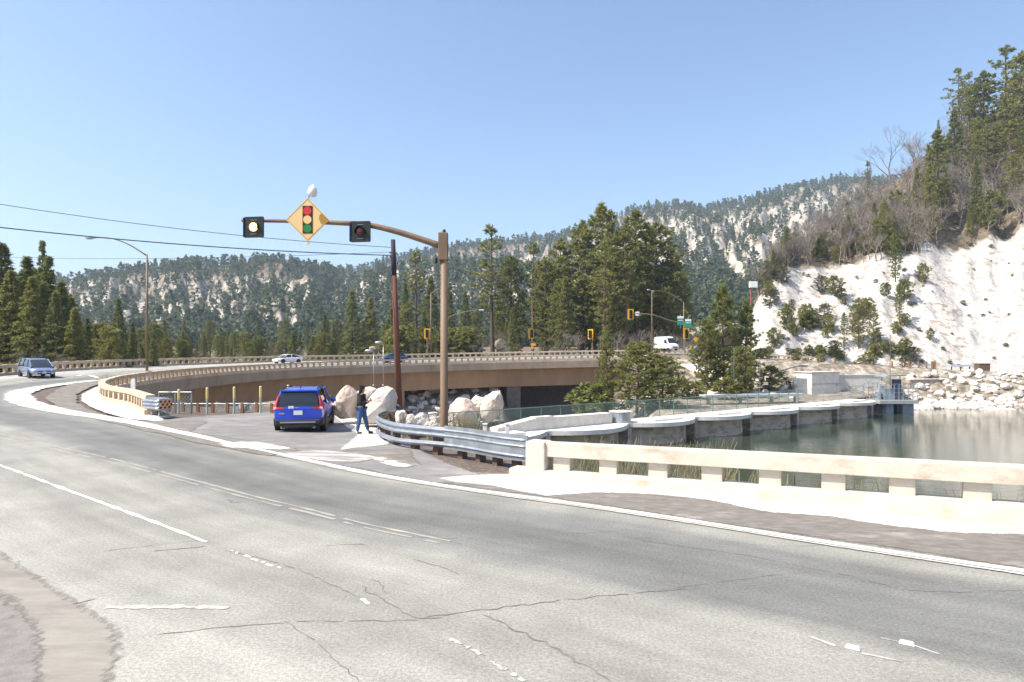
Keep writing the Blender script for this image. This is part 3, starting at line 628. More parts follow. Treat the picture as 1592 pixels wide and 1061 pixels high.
#drape('line_fringe', [(1640,893),(1400,852),(1200,823),(1000,794),(900,779),(820,768),(820,772),(900,785),(1000,803),(1200,834),(1400,864),(1640,904)], pale_dust, 0.021, seed=19, jag=0.035, step=0.08)
ylw = [(-200,640),(-100,656),(0,675),(90,695),(180,715),(290,744),(400,773),(480,792),(560,813),(640,830),(700,842)]
line_path(ylw, 0.07, yellow_line, 'centre_line', 0.005, jag=0.006, gaps=0.10, seed=4)
line_path([(a+4, b_+3.5+b_*0.004) for a, b_ in ylw], 0.06, yellow_line, 'centre_line', 0.005, jag=0.006, gaps=0.16, seed=9)
line_path([(1180,965),(1240,984),(1300,1005)], 0.04, faded_line, 'centre_line', 0.005, jag=0.01, gaps=0.1)
line_path([(1340,1016),(1380,1024),(1404,1030)], 0.04, faded_line, 'centre_line', 0.005, jag=0.01, gaps=0.1)
line_path([(1370,992),(1420,1004),(1460,1018)], 0.03, faded_line, 'centre_line', 0.005, jag=0.01, gaps=0.1)
offline(i0+16, iB, 4.4, 0.3, yellow_line, 'centre_line', 0.012)
line_path([(-160,682),(-80,700),(0,724),(90,757),(180,790),(250,816),(320,843)], 0.09, white_line, 'lane_line', 0.005, jag=0.004, seed=3)
line_path([(345,852),(390,868),(440,886)], 0.04, white_line, 'lane_line', 0.005, jag=0.02, gaps=0.45, seed=5, step=0.07)
line_path([(560,932),(580,941)], 0.05, white_line, 'lane_line', 0.005, jag=0.02, gaps=0.4, seed=6, step=0.05)
line_path([(692,990),(725,1005),(752,1020)], 0.05, faded_line, 'lane_line', 0.005, jag=0.012, gaps=0.3, seed=7, step=0.035)
line_path([(762,1029),(790,1044),(815,1060)], 0.05, faded_line, 'lane_line', 0.005, jag=0.012, gaps=0.3, seed=8, step=0.035)
for q in ([(165,945),(260,944),(355,946)],):
    line_path(q, 0.10, faded_line, 'stop_line', 0.0055, jag=0.008, step=0.06, seed=len(q), gaps=0.05)
line_path([(240,857),(300,852),(318,850)], 0.03, crack_m, 'road_crack', 0.0045, jag=0.006, step=0.1)
# arrows and worn legend far left on the lane
line_path([(62,589),(80,588),(98,587.4)], 0.5, white_line, 'lane_arrow', 0.03)
line_path([(118,590),(136,589),(152,590.5)], 0.35, white_line, 'lane_arrow', 0.03)
CR = [([(0,964),(60,950),(110,940),(152,931)], .035), ([(655,962),(700,955),(780,945),(900,931),(1000,921),(1090,914)], .03), ([(560,912),(590,930),(625,950),(655,964),(690,961)], .035),
      ([(750,955),(800,978),(850,1003),(900,1030),(950,1062)], .04), ([(230,988),(330,978),(450,968),(600,966),(655,964)], .02), ([(440,770),(560,798),(640,822),(720,848)], .012),
      ([(640,870),(680,880),(715,894)], .02), ([(350,856),(420,872),(480,893),(560,930)], .02), ([(980,838),(1060,850),(1150,862),(1250,882),(1330,898),(1400,917)], .02),
      ([(1000,921),(1100,908),(1200,895),(1260,890)], .015), ([(1400,917),(1480,921),(1592,918)], .015), ([(160,858),(240,848),(330,838)], .02), ([(440,965),(480,990),(520,1025),(560,1061)], .02),
      ([(500,850),(560,846),(575,851)], .02), ([(350,776),(362,782),(380,780)], .06), ([(575,900),(590,906),(600,925)], .018), ([(1130,842),(1200,850),(1300,848)], .012), ([(600,830),(700,838),(860,832),(960,826)], .012), ([(700,826),(800,822),(1000,838)], .01)]
for k, (pp, wd) in enumerate(CR): line_path(pp, wd*0.62, crack_m, 'road_crack', 0.0045, jag=wd*0.9, step=0.09, seed=k, tri=True, gaps=0.06)
# two reflective pavement markers
for k, (a, b_, lb) in enumerate([(1326,1009,'white ceramic pavement marker nearer the camera, at lower left of the pair'), (1410,1002,'white ceramic pavement marker farther right of the pair on the asphalt')]):
    q = P(a, b_); m_ = MB().box((0,0,0.012), (0.13,0.07,0.024), rz=-0.6, taper=0.75)
    o = m_.build('road_marker', white_paint, bevel=0.004); o.location = (q[0], q[1], q[2]+0.004); tag(o, lb, 'road marker', 'ceramic markers on the centre line')
# side road climbing away behind the junction
side = catmull([(30,121,2.3),(36,135,3.2),(44,150,5.6),(52,172,9.2),(66,200,12)], 2)
sm = MB().sweep(side, [(-4.5,0),(4.5,0),(4.5,-6),(-4.5,-6)]); o = sm.build('side_road', plain); tag(o, kind='structure')
# ============================================================ BRIDGE
br = thing('bridge', 'long curved concrete road bridge with tan side walls spanning the gorge', 'bridge', (0, 0, 0))
kb = int(np.argmin(np.hypot(INNER3[:,0]+29.3, INNER3[:,1]-48)))
ipath = INNER3[kb-30 if kb > 30 else 0:]
ke = int(np.argmin(np.hypot(INNER3[:,0]-27, INNER3[:,1]-113)))
gp = INNER3[max(kb-14, 0):ke+8]
# inner side: left normal points outward (away from the pullout), so the deck lies at positive offsets
slp = lambda o_: 0.045*o_
def deck_prof(i):
    a_ = Vector(gp[max(i-1,0)]); b_ = Vector(gp[min(i+1,len(gp)-1)]); t_ = (b_-a_); t_.z = 0; t_.normalize(); out = []
    for o_ in (-0.30, 3, 6, 9, 12.9): out.append((o_, surf(gp[i][0]-t_.y*o_, gp[i][1]+t_.x*o_)-gp[i][2]-0.11))
    return out+[(12.9,0.0),(11.2,-0.6),(1.1,-1.32),(-0.30,-1.25)]
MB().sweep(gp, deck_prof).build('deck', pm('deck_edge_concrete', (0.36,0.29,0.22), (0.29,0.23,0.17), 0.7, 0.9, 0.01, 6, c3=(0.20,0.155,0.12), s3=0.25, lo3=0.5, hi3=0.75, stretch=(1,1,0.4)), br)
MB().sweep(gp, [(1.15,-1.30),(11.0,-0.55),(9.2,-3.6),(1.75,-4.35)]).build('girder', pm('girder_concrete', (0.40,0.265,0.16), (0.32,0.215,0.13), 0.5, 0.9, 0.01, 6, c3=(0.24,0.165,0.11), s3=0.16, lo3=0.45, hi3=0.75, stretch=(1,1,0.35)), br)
def at_inner(px):
    q = INNER3[kb:ke]; k = int(np.argmin(np.abs(CX+q[:,0]/q[:,1]*F-px)+(q[:,1] < 80)*500)); return q[k], (q[min(k+1,len(q)-1)]-q[max(k-1,0)])
for px_ in (628, 800):
    q, t = at_inner(px_); a = atan2(t[1], t[0]); n = Vector((-t[1], t[0], 0)).normalized()
    c_ = Vector(q)+n*5.5
    MB().box((c_.x, c_.y, q[2]-9), (1.8 if px_ < 700 else 2.4, 7.0, 10.5), rz=a).build('pier', concrete_tan if px_ < 700 else concrete_dark, br)  # right pier in darker concrete: deck shade put into its colour
# abutment on the right with a pale wing wall, back wall under the deck
q = INNER3[ke+2]; MB().box((q[0]+1.0, q[1]+5, q[2]-5.5), (1.4, 14, 9)).build('abutment', concrete_dark, br)  # dark concrete colour stands in for the shade below the deck
ww = [(X(1058,106),106,0),(X(1112,103),103,0),(X(1150,101),101,0)]
wv = MB(); 
wv.add([(X(1052,109),109,Z(566,109)),(X(1118,106),106,Z(566,106)),(X(1112,104.5),104.5,Z(584,104.5)),(X(1084,105),105,Z(592,105)),(X(1058,107),107,Z(604,107)),
        (X(1052,109),110,Z(566,109)),(X(1118,106),107,Z(566,106)),(X(1112,104.5),105.5,Z(584,104.5)),(X(1084,105),106,Z(592,105)),(X(1058,107),108,Z(604,107))],
       [[0,1,2,3,4],[9,8,7,6,5],[0,5,6,1],[1,6,7,2],[2,7,8,3],[3,8,9,4],[4,9,5,0]])
wv.build('wing_wall', concrete_pale, br)

# parapet railings: curb, posts, beam
def railing(path, name, label, hcurb=0.28, htot=0.98, beam=0.30, post=(0.30, 0.26), spacing=1.1, mat=concrete, depth=0.38, cam_at=(0,0), lower=None):
    root = thing(name, label, 'railing', tuple(path[0]))
    base = Vector(path[0]); loc = [tuple(Vector(p)-base) for p in path]
    MB().sweep(loc, [(-depth/2-0.06,-0.25),(depth/2+0.06,-0.25),(depth/2+0.06,hcurb),(-depth/2-0.06,hcurb)]).build('curb', mat, root)
    MB().sweep(loc, [(-depth/2,htot-beam),(depth/2,htot-beam),(depth/2,htot),(-depth/2,htot)]).build('beam', mat, root, bevel=0.015)
    pp = resample(path, spacing); hh = htot-beam-hcurb+0.02
    me = None; posts = []
    for i in range(len(pp)):
        t = pp[min(i+1, len(pp)-1)]-pp[max(i-1,0)]; posts.append((np.hypot(pp[i][0]-cam_at[0], pp[i][1]-cam_at[1]), pp[i], atan2(t[1], t[0])))
    posts.sort(key=lambda a: a[0]); rest = MB()
    for k, (dd, p, a) in enumerate(posts):
        c_ = Vector(p)-base+Vector((0,0,hcurb-0.01+hh/2))
        if k < 100:
            if me is None: o = MB().box((0,0,0), (post[0], post[1], hh)).build('post', mat, root); me = o.data
            else: o = obj('post', me, root)
            o.location = c_; o.rotation_euler = (0,0,a)
        else: rest.box(c_, (post[0], post[1], hh), rz=a)
    if rest.v: tag(rest.build('far_posts', mat, root), kind='stuff')
    return root
rail_tan = pm('railing_concrete', (0.58,0.47,0.35), (0.48,0.38,0.28), 1.2, 0.9, 0.01, 9, c3=(0.30,0.215,0.145), s3=0.4, lo3=0.5, hi3=0.78)
railing(INNER3[:ke+14], 'bridge_railing', 'inner concrete post and beam railing curving from the striped rail end onto the bridge', mat=rail_tan, hcurb=0.24, htot=0.92, beam=0.24)
railing(OUT3[10:], 'bridge_railing', 'outer concrete railing on the far side of the curved road, behind the moving cars', mat=rail_tan, hcurb=0.22, htot=0.98, beam=0.30)
# near parapet
RD = Vector((0.885,-0.465,0)).normalized(); RA = Vector((0.42,14.82,0))
rz_ = lambda s_: -0.13+0.17*min(1, max(0, s_/9))
npth = [tuple(RA+RD*k+Vector((0,0,rz_(k)))) for k in (-0.42, 0.4, 3, 6, 9, 12, 18, 26, 34)]
nr = thing('roadside_parapet', 'pale concrete post and beam parapet along the lake side in the right foreground', 'railing', (0,0,0))
cw = concrete_white; cn = pm('parapet_concrete', (0.60,0.545,0.465), (0.50,0.45,0.375), 1.8, 0.9, 0.006, 18, c3=(0.36,0.285,0.215), s3=1.3, lo3=0.50, hi3=0.76, stretch=(1,1,1.6))
MB().sweep(npth, [(-0.26,-0.5),(0.22,-0.5),(0.22,0.17),(0.17,0.195),(-0.20,0.195),(-0.26,0.15)]).build('curb', cn, nr)
MB().sweep(npth[1:], [(-0.15,0.50),(0.15,0.50),(0.15,0.80),(0.13,0.82),(-0.13,0.82),(-0.15,0.80)]).build('beam', cn, nr, bevel=0.012)
MB().sweep([tuple(RA-RD*0.02+Vector((0,0,rz_(0)))), tuple(RA+RD*0.46+Vector((0,0,rz_(0))))], [(-0.22,0.18),(0.22,0.18),(0.22,0.84),(-0.22,0.84)]).build('end_block', cn, nr, bevel=0.03)
pm_ = None; k = 0; s_ = 0.80
while s_ < 33:
    p = RA+RD*s_+Vector((0,0,rz_(s_)))
    if pm_ is None: o = MB().box((0,0.045,0.345), (0.40,0.19,0.32)).build('post', cn, nr, bevel=0.01); pm_ = o.data
    else: o = obj('post', pm_, nr); md = o.modifiers.new('bevel', 'BEVEL'); md.width = 0.01; md.segments = 2
    o.location = p; o.rotation_euler = (0,0,atan2(RD.y, RD.x)); s_ += 1.09
# ------------------------------------------------------------ guardrails
def wprof(z0, s=1.0, corr=2, th=0.012, sgn=1):
    """corrugated beam section with corr ridges, road side at negative offset"""
    hgt = 0.155*corr*s; out = []
    n = corr*8
    for k in range(n+1):
        z = z0+hgt*k/n; out.append((sgn*-0.042*(1-cos(2*pi*corr*k/n)), z))
    return out + [(a+th, b_) for a, b_ in reversed(out)]
gr = thing('guardrail', 'galvanised steel guardrail with stacked beams on wooden posts, curving away beside the traffic beacon pole', 'guardrail', (0,0,0))
gpts = [P(822,729),P(780,723),P(730,713),P(680,705),P(640,699),P(612,693),P(592,684),P(588,676),P(600,668),P(625,663),P(650,661)]
gpath = resample(catmull([(a, b_, c_) for a, b_, c_ in gpts], 0.25), 0.25); ng = len(gpath)
def triple(i):
    f_ = i/(ng-1); spread = 1-smooth01(0.18, 0.42, f_); return spread
# travelling from the block leftwards: left normal points to the road (-y) there
MB().sweep([tuple(p) for p in gpath], lambda i: [(-a, b_) for a, b_ in wprof(0.42+0.04*triple(i), 1.0, 2)]).build('top_beam', galv, gr, smooth=True, fix=True)
nlow = int(ng*0.93)
MB().sweep([tuple(p) for p in gpath[:nlow]], lambda i: [(-a+0.012, b_) for a, b_ in wprof(0.19+0.02*triple(i)-0.07*(1-triple(i)), 1.0, 1)]).build('lower_beam', galv, gr, smooth=True)
MB().sweep([tuple(p) for p in gpath[:14]], [(0.02,0.17),(0.05,0.17),(0.05,0.82),(0.02,0.82)]).build('connector_plate', galv, gr)
me = None
for f_ in (0.045,0.10,0.155,0.21,0.27,0.35,0.43,0.51,0.60,0.72,0.83,0.95):
    i = int(f_*(ng-1)); t = gpath[min(i+1,ng-1)]-gpath[max(i-1,0)]; a = atan2(t[1], t[0]); n = Vector((-t[1], t[0], 0)).normalized()
    if me is None: o = MB().box((0,0,0.33), (0.20,0.20,0.80)).build('post', wood_post, gr, bevel=0.01); me = o.data
    else: o = obj('post', me, gr)
    o.location = Vector(gpath[i])-n*0.17+Vector((0,0,-0.05)); o.rotation_euler = (0,0,a)
# small flared end of the same railing at the left: crash barrier end with striped marker
CE = Vector(INNER3[0]); TE = Vector((0.80,-0.60,0)).normalized()
ce = thing('barrier_end', 'short triple beam barrier end with a black and orange striped marker beside the pullout', 'crash barrier', tuple(CE+TE*0.15))
ce.rotation_euler = (0,0,atan2(TE.y, TE.x))
for dy in (-0.2, 0.24):
    MB().sweep([(-0.35,dy,0),(0.9,dy,0),(1.15,dy*1.1,0)], wprof(0.30, 1.0, 3, sgn=1 if dy < 0 else -1)).build('beam', galv, ce, smooth=True)
MB().box((0.5,0.02,0.80), (1.5,0.46,0.03)).build('cap', galv, ce)
for xx in (0.25, 0.95):
    for dy in (-0.1, 0.14): MB().tube([(xx,dy,0.33),(xx+0.16,dy*2.2,-0.05)], 0.035, 6).build('leg', galv, ce)
MB().box((1.1,0.02,-0.0), (0.5,0.7,0.06)).build('base_plate', galv, ce)
pn = MB().box((1.215,0.02,0.55), (0.03,0.56,0.48)).build('marker_panel', galv, ce)
for j, zz in enumerate((0.42, 0.55, 0.68)):
    sb = MB(); ob = MB()
    for k in range(6):
        y_ = -0.24+k*0.09
        (ob if (k+j) % 2 else sb).add([(1.235,y_,zz-0.045),(1.235,y_+0.09,zz-0.045),(1.235,y_+0.12,zz+0.045),(1.235,y_+0.03,zz+0.045)], [[0,1,2,3]])
    ob.build('orange_stripes', sign_orange, pn, fix=False); sb.build('black_stripes', sign_black, pn, fix=False)

# ============================================================ TRAFFIC BEACON POLE
PB = Vector((X(690.5,22.1), 22.1, -0.15))
sp = thing('signal_pole', 'tall tan steel pole with a long curved mast arm over the road', 'traffic pole', tuple(PB))
ph = Z(366,22.1)+0.15
MB().tube([(0,0,0),(0,0,0.35),(0,0,ph)], [0.145,0.14,0.115], 18).build('pole', pole_paint, sp, smooth=True)
MB().lathe([(0.24,0),(0.24,0.04),(0.17,0.06),(0.16,0.3),(0.145,0.32)]).build('base', pole_paint, sp)
MB().lathe([(0.13,ph-0.02),(0.13,ph+0.04),(0.07,ph+0.07),(0.05,ph+0.10),(0.065,ph+0.13),(0.05,ph+0.17),(0.015,ph+0.21)]).build('finial', dark_metal, sp, smooth=True)
za = Z(383,22.1)+0.15
MB().box((-0.03,-0.0,za-0.02), (0.33,0.30,0.95), taper=0.96).build('arm_clamp', pole_paint, sp, bevel=0.02)
arm = catmull([(-0.1,0,za),(-0.8,0,za+0.24),(-1.7,0,za+0.52),(-2.7,0,za+0.74),(-3.7,0,za+0.80),(-5.2,0,za+0.86),(-6.95,0,za+0.88)], 0.2)
MB().tube([tuple(p) for p in arm], [0.115-0.06*k/(len(arm)-1) for k in range(len(arm))], 14).build('mast_arm', pole_paint, sp, smooth=True)
MB().lathe([(0.03,-0.1),(0.05,-0.08),(0.05,0.08),(0.03,0.1)], (-0.28,0,za-0.5)).build('cable_gland', dark_metal, sp)
MB().box((-0.08,0,za-0.55),(0.1,0.12,0.18)).build('junction_box', dark_metal, sp, bevel=0.01)
def rounded_rect(w_, h_, r_, n=4):
    out = []
    for cx_, cz, a0 in ((w_/2-r_,h_/2-r_,0),(-w_/2+r_,h_/2-r_,90),(-w_/2+r_,-h_/2+r_,180),(w_/2-r_,-h_/2+r_,270)):
        for k in range(n+1): a = R(a0+90*k/n); out.append((cx_+r_*cos(a), cz+r_*sin(a)))
    return out
def disc(mb, r_, y_, n=24, c=(0,0)):
    vs = [(c[0]+r_*cos(2*pi*k/n), y_, c[1]+r_*sin(2*pi*k/n)) for k in range(n)]; mb.add(vs, [list(range(n))[::-1]]); return mb
def visor(mb, r_, y0, y1, c=(0,0), gap=0.5):
    n = 20; vs = []; fs = []
    for k in range(n+1):
        a = -pi/2+gap+(2*pi-2*gap)*k/n
        for yy in (y0, y1 if abs(a-pi/2) < 2.0 else (y0+y1)/2):
            for rr_ in (r_, r_+0.008): vs.append((c[0]+rr_*cos(a), yy, c[1]+rr_*sin(a)))
    for k in range(n):
        a = k*4; fs += [[a,a+1,a+5,a+4],[a+2,a+6,a+7,a+3],[a+1,a+3,a+7,a+5],[a,a+4,a+6,a+2]]
    mb.add(vs, fs); return mb
def beacon(px, py, lit, label):
    d = 22.1-0.2; t = thing('beacon_light', label, 'beacon light', (X(px,d), d, Z(py,d)), rz=R(-8) , group=None)
    MB().prism(rounded_rect(0.71,0.71,0.05), -0.02, 0.02).build('backplate', dark_metal, t)
    MB().box((-0.365,0.0,-0.0),(0.03,0.10,0.66)).build('side_edge', blue_edge, t)
    MB().box((0,0.16,0),(0.36,0.28,0.36)).build('housing', dark_metal, t, bevel=0.03)
    visor(MB(), 0.172, -0.12, -0.02, gap=1.2).build('visor', dark_metal, t)
    MB().lathe([(0.15,-0.03),(0.15,-0.06),(0.11,-0.085),(0.03,-0.10)], axis='Y').build('lens', lamp_on if lit else lamp_off, t, smooth=True)
    for zz in (-0.235, 0.235): MB().box((0.0,-0.026,zz),(0.22,0.012,0.012)).build('louvre_slot', silver_trim, t)
    return t
beacon(395, 353.5, True, 'square black beacon with its round yellow light on, at the tip of the mast arm')
beacon(560.5, 360.5, False, 'square black beacon with its lens dark, nearer the pole on the mast arm')
# diamond sign
ds = thing('warning_sign', 'yellow diamond sign picturing a traffic light, hung on the mast arm', 'road sign', (X(478.5,21.9), 21.9, Z(342,21.9)))
hd = 0.745
MB().prism([(-hd,0),(0,-hd),(hd,0),(0,hd)], -0.012, 0.012).build('panel', sign_yellow, ds)
bo = MB(); 
for a, b_ in (((-hd,0),(0,hd)),((0,hd),(hd,0)),((hd,0),(0,-hd)),((0,-hd),(-hd,0))):
    s1 = 0.955; s2 = 0.925; bo.add([(a[0]*s1,-0.015,a[1]*s1),(b_[0]*s1,-0.015,b_[1]*s1),(b_[0]*s2,-0.015,b_[1]*s2),(a[0]*s2,-0.015,a[1]*s2)], [[0,1,2,3]])
bo.build('border', pm('sign_border', (0.30,0.16,0.08),(0.26,0.14,0.07),5,0.6), ds)
MB().prism([(-0.172,-0.47),(0.172,-0.47),(0.172,0.47),(-0.172,0.47)], -0.02, -0.0145).build('signal_picture', sign_black, ds)
for zz, m_ in ((0.30, sign_red), (0.0, sign_yellow), (-0.30, sign_green)):
    disc(MB(), 0.142, -0.0245, c=(-0.008,zz)).build('signal_picture_dot', m_, ds, fix=False)
sf = [(0.71,0.0),(0.53,-0.18),(0.44,-0.12),(0.39,0.02),(0.40,0.15),(0.47,0.215),(0.52,0.19)]
MB().add([(a,-0.0175,b_) for a, b_ in sf], [list(range(len(sf)))]).build('worn_corner', sign_fade, ds)
MB().box((-0.0,0.03,-0.80),(0.10,0.04,0.08)).build('bracket_foot', sign_yellow, ds)
MB().box((0,0.06,0.0),(0.08,0.05,1.3)).build('bracket', pole_paint, ds)
an = thing('sensor', 'small white dome on a bent grey bracket above the diamond sign', 'sensor', (X(480,22), 22, Z(308,22)))
MB().tube([(0,0,-0.12),(0,0,0.05),(-0.01,0,0.22),(0.03,0,0.34),(0.12,0,0.42),(0.16,0,0.43)], 0.022, 6).build('bracket', silver_trim, an)
o = MB().lathe([(0.02,-0.17),(0.12,-0.14),(0.16,-0.02),(0.14,0.12),(0.06,0.2),(0.01,0.22)], (0.13,0,0.20)).build('dome', white_paint, an, smooth=True)
# ============================================================ utility pole and wires
UP = Vector((X(621,36), 36, Z(632,36)-0.6)); UT = Vector((X(611,36), 36, Z(374,36)))
up = thing('utility_pole', 'leaning red brown wooden utility pole behind the boulders', 'utility pole', tuple(UP))
MB().tube([(0,0,0), tuple((UT-UP)*0.5), tuple(UT-UP)], [0.19,0.16,0.12], 12).build('pole', rust_pole, up, smooth=True)
MB().tube([(0.02,0,0)]+[tuple((UT-UP)*0.86+Vector((0.0,-0.02,0))), tuple((UT-UP)+Vector((0,0,0.03)))], [0.01,0.128,0.125], 10).build('dark_cap', pm('pole_cap',(0.04,0.04,0.09),(0.05,0.045,0.08),5,0.8), up) if False else None
MB().tube([tuple((UT-UP)*0.80), tuple((UT-UP)*1.004)], [0.141,0.126], 12).build('dark_sleeve', pm('pole_sleeve',(0.035,0.03,0.05),(0.05,0.035,0.05),5,0.8), up, smooth=True)
for zf in (0.93, 0.905): MB().box(tuple((UT-UP)*zf+Vector((-0.15,0,0))), (0.14,0.08,0.08)).build('insulator', dark_metal, up)
def wire(a, b_, sag, r_, label):
    a = Vector(a); b_ = Vector(b_); pts = []
    for k in range(25):
        t = k/24; p = a.lerp(b_, t); p.z -= sag*4*t*(1-t); pts.append(tuple(p))
    o = MB().tube(pts, r_, 5).build('power_line', pm('wire', (0.07,0.10,0.11),(0.06,0.09,0.10),3,0.6)); tag(o, label, 'wire', 'wires strung from the utility pole'); return o
wa = UP+(UT-UP)*0.965
wire(UP+(UT-UP)*0.96, (X(-120,30), 30, Z(298,30)), 0.35, 0.017, 'topmost thin wire from the leaning wooden pole across the sky')
wire(UP+(UT-UP)*0.915, (X(-120,28), 28, Z(340,28)), 0.28, 0.028, 'thickest wire from the leaning wooden pole, crossing just above the street lamp arm')
wire(UP+(UT-UP)*0.935, (X(-150,60), 60, Z(392,60)), 0.5, 0.014, 'lowest faint wire from the wooden pole toward the left treetops')
wire(UP+(UT-UP)*0.90, (X(380,80), 80, Z(430,80)), 0.5, 0.012, 'short wire dropping left from the wooden pole toward the forested ridge')

# ============================================================ street lamps
def street_lamp(px, ybase, ytop, d, armpx, armtop, label, r_=0.10, mat=pole_paint, zbase=None, lampdir=-1):
    zb = Z(ybase, d) if zbase is None else zbase; x = X(px, d); t = thing('street_lamp', label, 'street lamp', (x, d, zb)); H_ = Z(ytop, d)-zb
    MB().tube([(0,0,0),(0,0,H_)], [r_, r_*0.6], 12).build('pole', mat, t, smooth=True)
    MB().lathe([(r_*1.8,0),(r_*1.8,0.05),(r_*1.1,0.1)]).build('base', mat, t)
    L_ = armpx*d/F; hh = (ytop-armtop)*d/F
    ap = catmull([(0,0,H_-0.1),(lampdir*L_*0.35,0,H_+hh*0.62),(lampdir*L_*0.68,0,H_+hh*0.98),(lampdir*L_,0,H_+hh)], 0.3)
    MB().tube([tuple(p) for p in ap], [r_*0.55-r_*0.2*k/len(ap) for k in range(len(ap))], 8).build('arm', mat, t, smooth=True)
    e = ap[-1]; MB().lathe([(0.02,-0.4),(0.13,-0.25),(0.15,0.1),(0.06,0.38)], (0,0,0), axis='X').build('lamp_head', silver_trim, t, smooth=True).location = (e[0]+lampdir*0.25, e[1], e[2])
    return t
q, _ = INNER3[int(np.argmin(np.abs(CX+INNER3[:,0]/INNER3[:,1]*F-229)+(INNER3[:,1]<50)*500))], 0
sl_ = street_lamp(228.5, 578, 396, float(q[1])-0.2, 84, 370, 'tall tan street lamp with a long arm, standing on a pointed pedestal at the rail', r_=0.11)
MB().add([(-0.32,-0.3,0.05),(0.32,-0.3,0.05),(0.32,0.2,0.05),(-0.32,0.2,0.05),(0,-0.05,-1.35)], [[3,2,1,0],[0,1,4],[1,2,4],[2,3,4],[3,0,4]]).build('pedestal', concrete_pale, sl_)
street_lamp(670, 552, 456, 128, 34, 445, 'tan street lamp left of the beacon pole, standing behind the far bridge rail', r_=0.17, lampdir=1)
street_lamp(1063, 545, 470, 134, 46, 453, 'tan street lamp at the junction with its arm reaching left above the white van', r_=0.16)
street_lamp(1013.5, 548, 453, 126, 3, 451, 'slim brown lamp column left of the white van', r_=0.14)
street_lamp(581, 600, 548, 58, 3, 546, 'short grey lamp post rising behind the left boulder', r_=0.07, mat=silver_trim)
street_lamp(596, 600, 536, 60, 3, 533, 'short grey lamp post with a boxy head, between the boulders and the wooden pole', r_=0.06, mat=silver_trim)
lm = thing('luminaire_arm', 'slender lamp arm arching out from a pole hidden behind the beacon pole', 'street lamp', (X(693,126),126,Z(552,126)))
MB().tube([(0,0,0),(0,0,7.2)], 0.13, 8).build('pole', pole_paint, lm)
MB().tube([tuple(p) for p in catmull([(0,0,7.1),(2.2,0,8.0),(4.6,0,8.6),(6.6,0,8.8)], 0.5)], 0.09, 6).build('arm', pole_paint, lm)
MB().box((7.0,0,8.8),(0.9,0.3,0.18)).build('lamp_head', white_paint, lm)
# far traffic signals
def signal(px, py, d, label, arm=None, hgt=1.35, facing=0):
    t = thing('traffic_signal', label, 'traffic signal', (X(px,d), d, Z(py,d)), rz=facing)
    MB().prism(rounded_rect(1.15,2.0,0.12), 0.0, 0.05).build('backplate', yellow_paint, t)
    MB().box((0,-0.12,0),(0.55,0.25,1.6)).build('housing', dark_metal, t, bevel=0.03)
    for zz in (0.5, 0, -0.5):
        visor(MB(), 0.2, -0.5, -0.22, c=(0,zz)).build('visor', dark_metal, t)
        disc(MB(), 0.17, -0.26, c=(0,zz)).build('lens', lamp_off, t, fix=False)
    return t
s1 = signal(664, 519, 127, 'yellow backed traffic signal just left of the beacon pole')
s2 = signal(826, 519, 127, 'yellow backed traffic signal on a brown post above a small orange sign', facing=R(25))
s3 = signal(918, 520, 128, 'yellow backed traffic signal standing alone left of the big pine by the water', facing=R(-35))
s4 = signal(980.5, 489, 122, 'highest yellow traffic signal, at the end of the far mast arm')
s5 = signal(1067, 519, 120, 'yellow traffic signal above the white concrete beside the junction pole')
for nm, px, d, yt, lb in (('signal_post',827.5,127.4,466,'tall brown wooden post carrying a traffic signal and a small orange sign'),('signal_post',664.5,127.4,512,'short tan post under the traffic signal left of the beacon pole'),('signal_post',921,128.4,512,'short tan post under the lone traffic signal near the big pine')):
    t = thing(nm, lb, 'post', (X(px,d), d, Z(553,d))); MB().tube([(0,0,0),(0,0,Z(yt,d)-Z(553,d))], [0.15,0.11], 8).build('shaft', pole_paint, t); MB().lathe([(0.28,0),(0.28,0.06),(0.16,0.1)]).build('base', pole_paint, t)
osn = thing('small_sign', 'small orange sign on the post below a traffic signal', 'sign', (X(829,126.5),126.5,Z(538,126.5)))
MB().box((0,0,0.25),(1.0,0.04,0.42)).build('panel', sign_orange, osn); MB().box((-0.15,0,-0.35),(0.5,0.04,0.5)).build('lower_panel', sign_orange, osn); MB().box((0,0.04,0),(0.08,0.04,1.5)).build('stem', silver_trim, osn)
jp = thing('junction_signal_pole', 'junction mast with a curved arm holding the highest yellow signal', 'traffic pole', (X(1064,121),121,Z(552,121)))
zj = Z(552,121)
MB().tube([(0,0,0),(0,0,Z(500,121)-zj)], [0.15,0.13], 10).build('pole', pole_paint, jp)
MB().tube([tuple(p) for p in catmull([(0,0,Z(504,121)-zj),(X(1040,121)-X(1064,121),0,Z(498,121)-zj),(X(1015,121)-X(1064,121),0,Z(490,121)-zj),(X(984,121)-X(1064,121),0.4,Z(487,121)-zj)], 0.4)], [0.12]*3+[0.08]*50 if False else 0.09, 8).build('mast_arm', pole_paint, jp)
sg = thing('arm_sign', 'small white sign beside the highest yellow signal', 'sign', (X(991,121.3),121.3,Z(488,121.3)))
MB().box((0,0,0),(0.75,0.04,0.75)).build('panel', white_paint, sg); MB().box((0,0.08,0),(0.08,0.1,0.9)).build('bracket', silver_trim, sg)
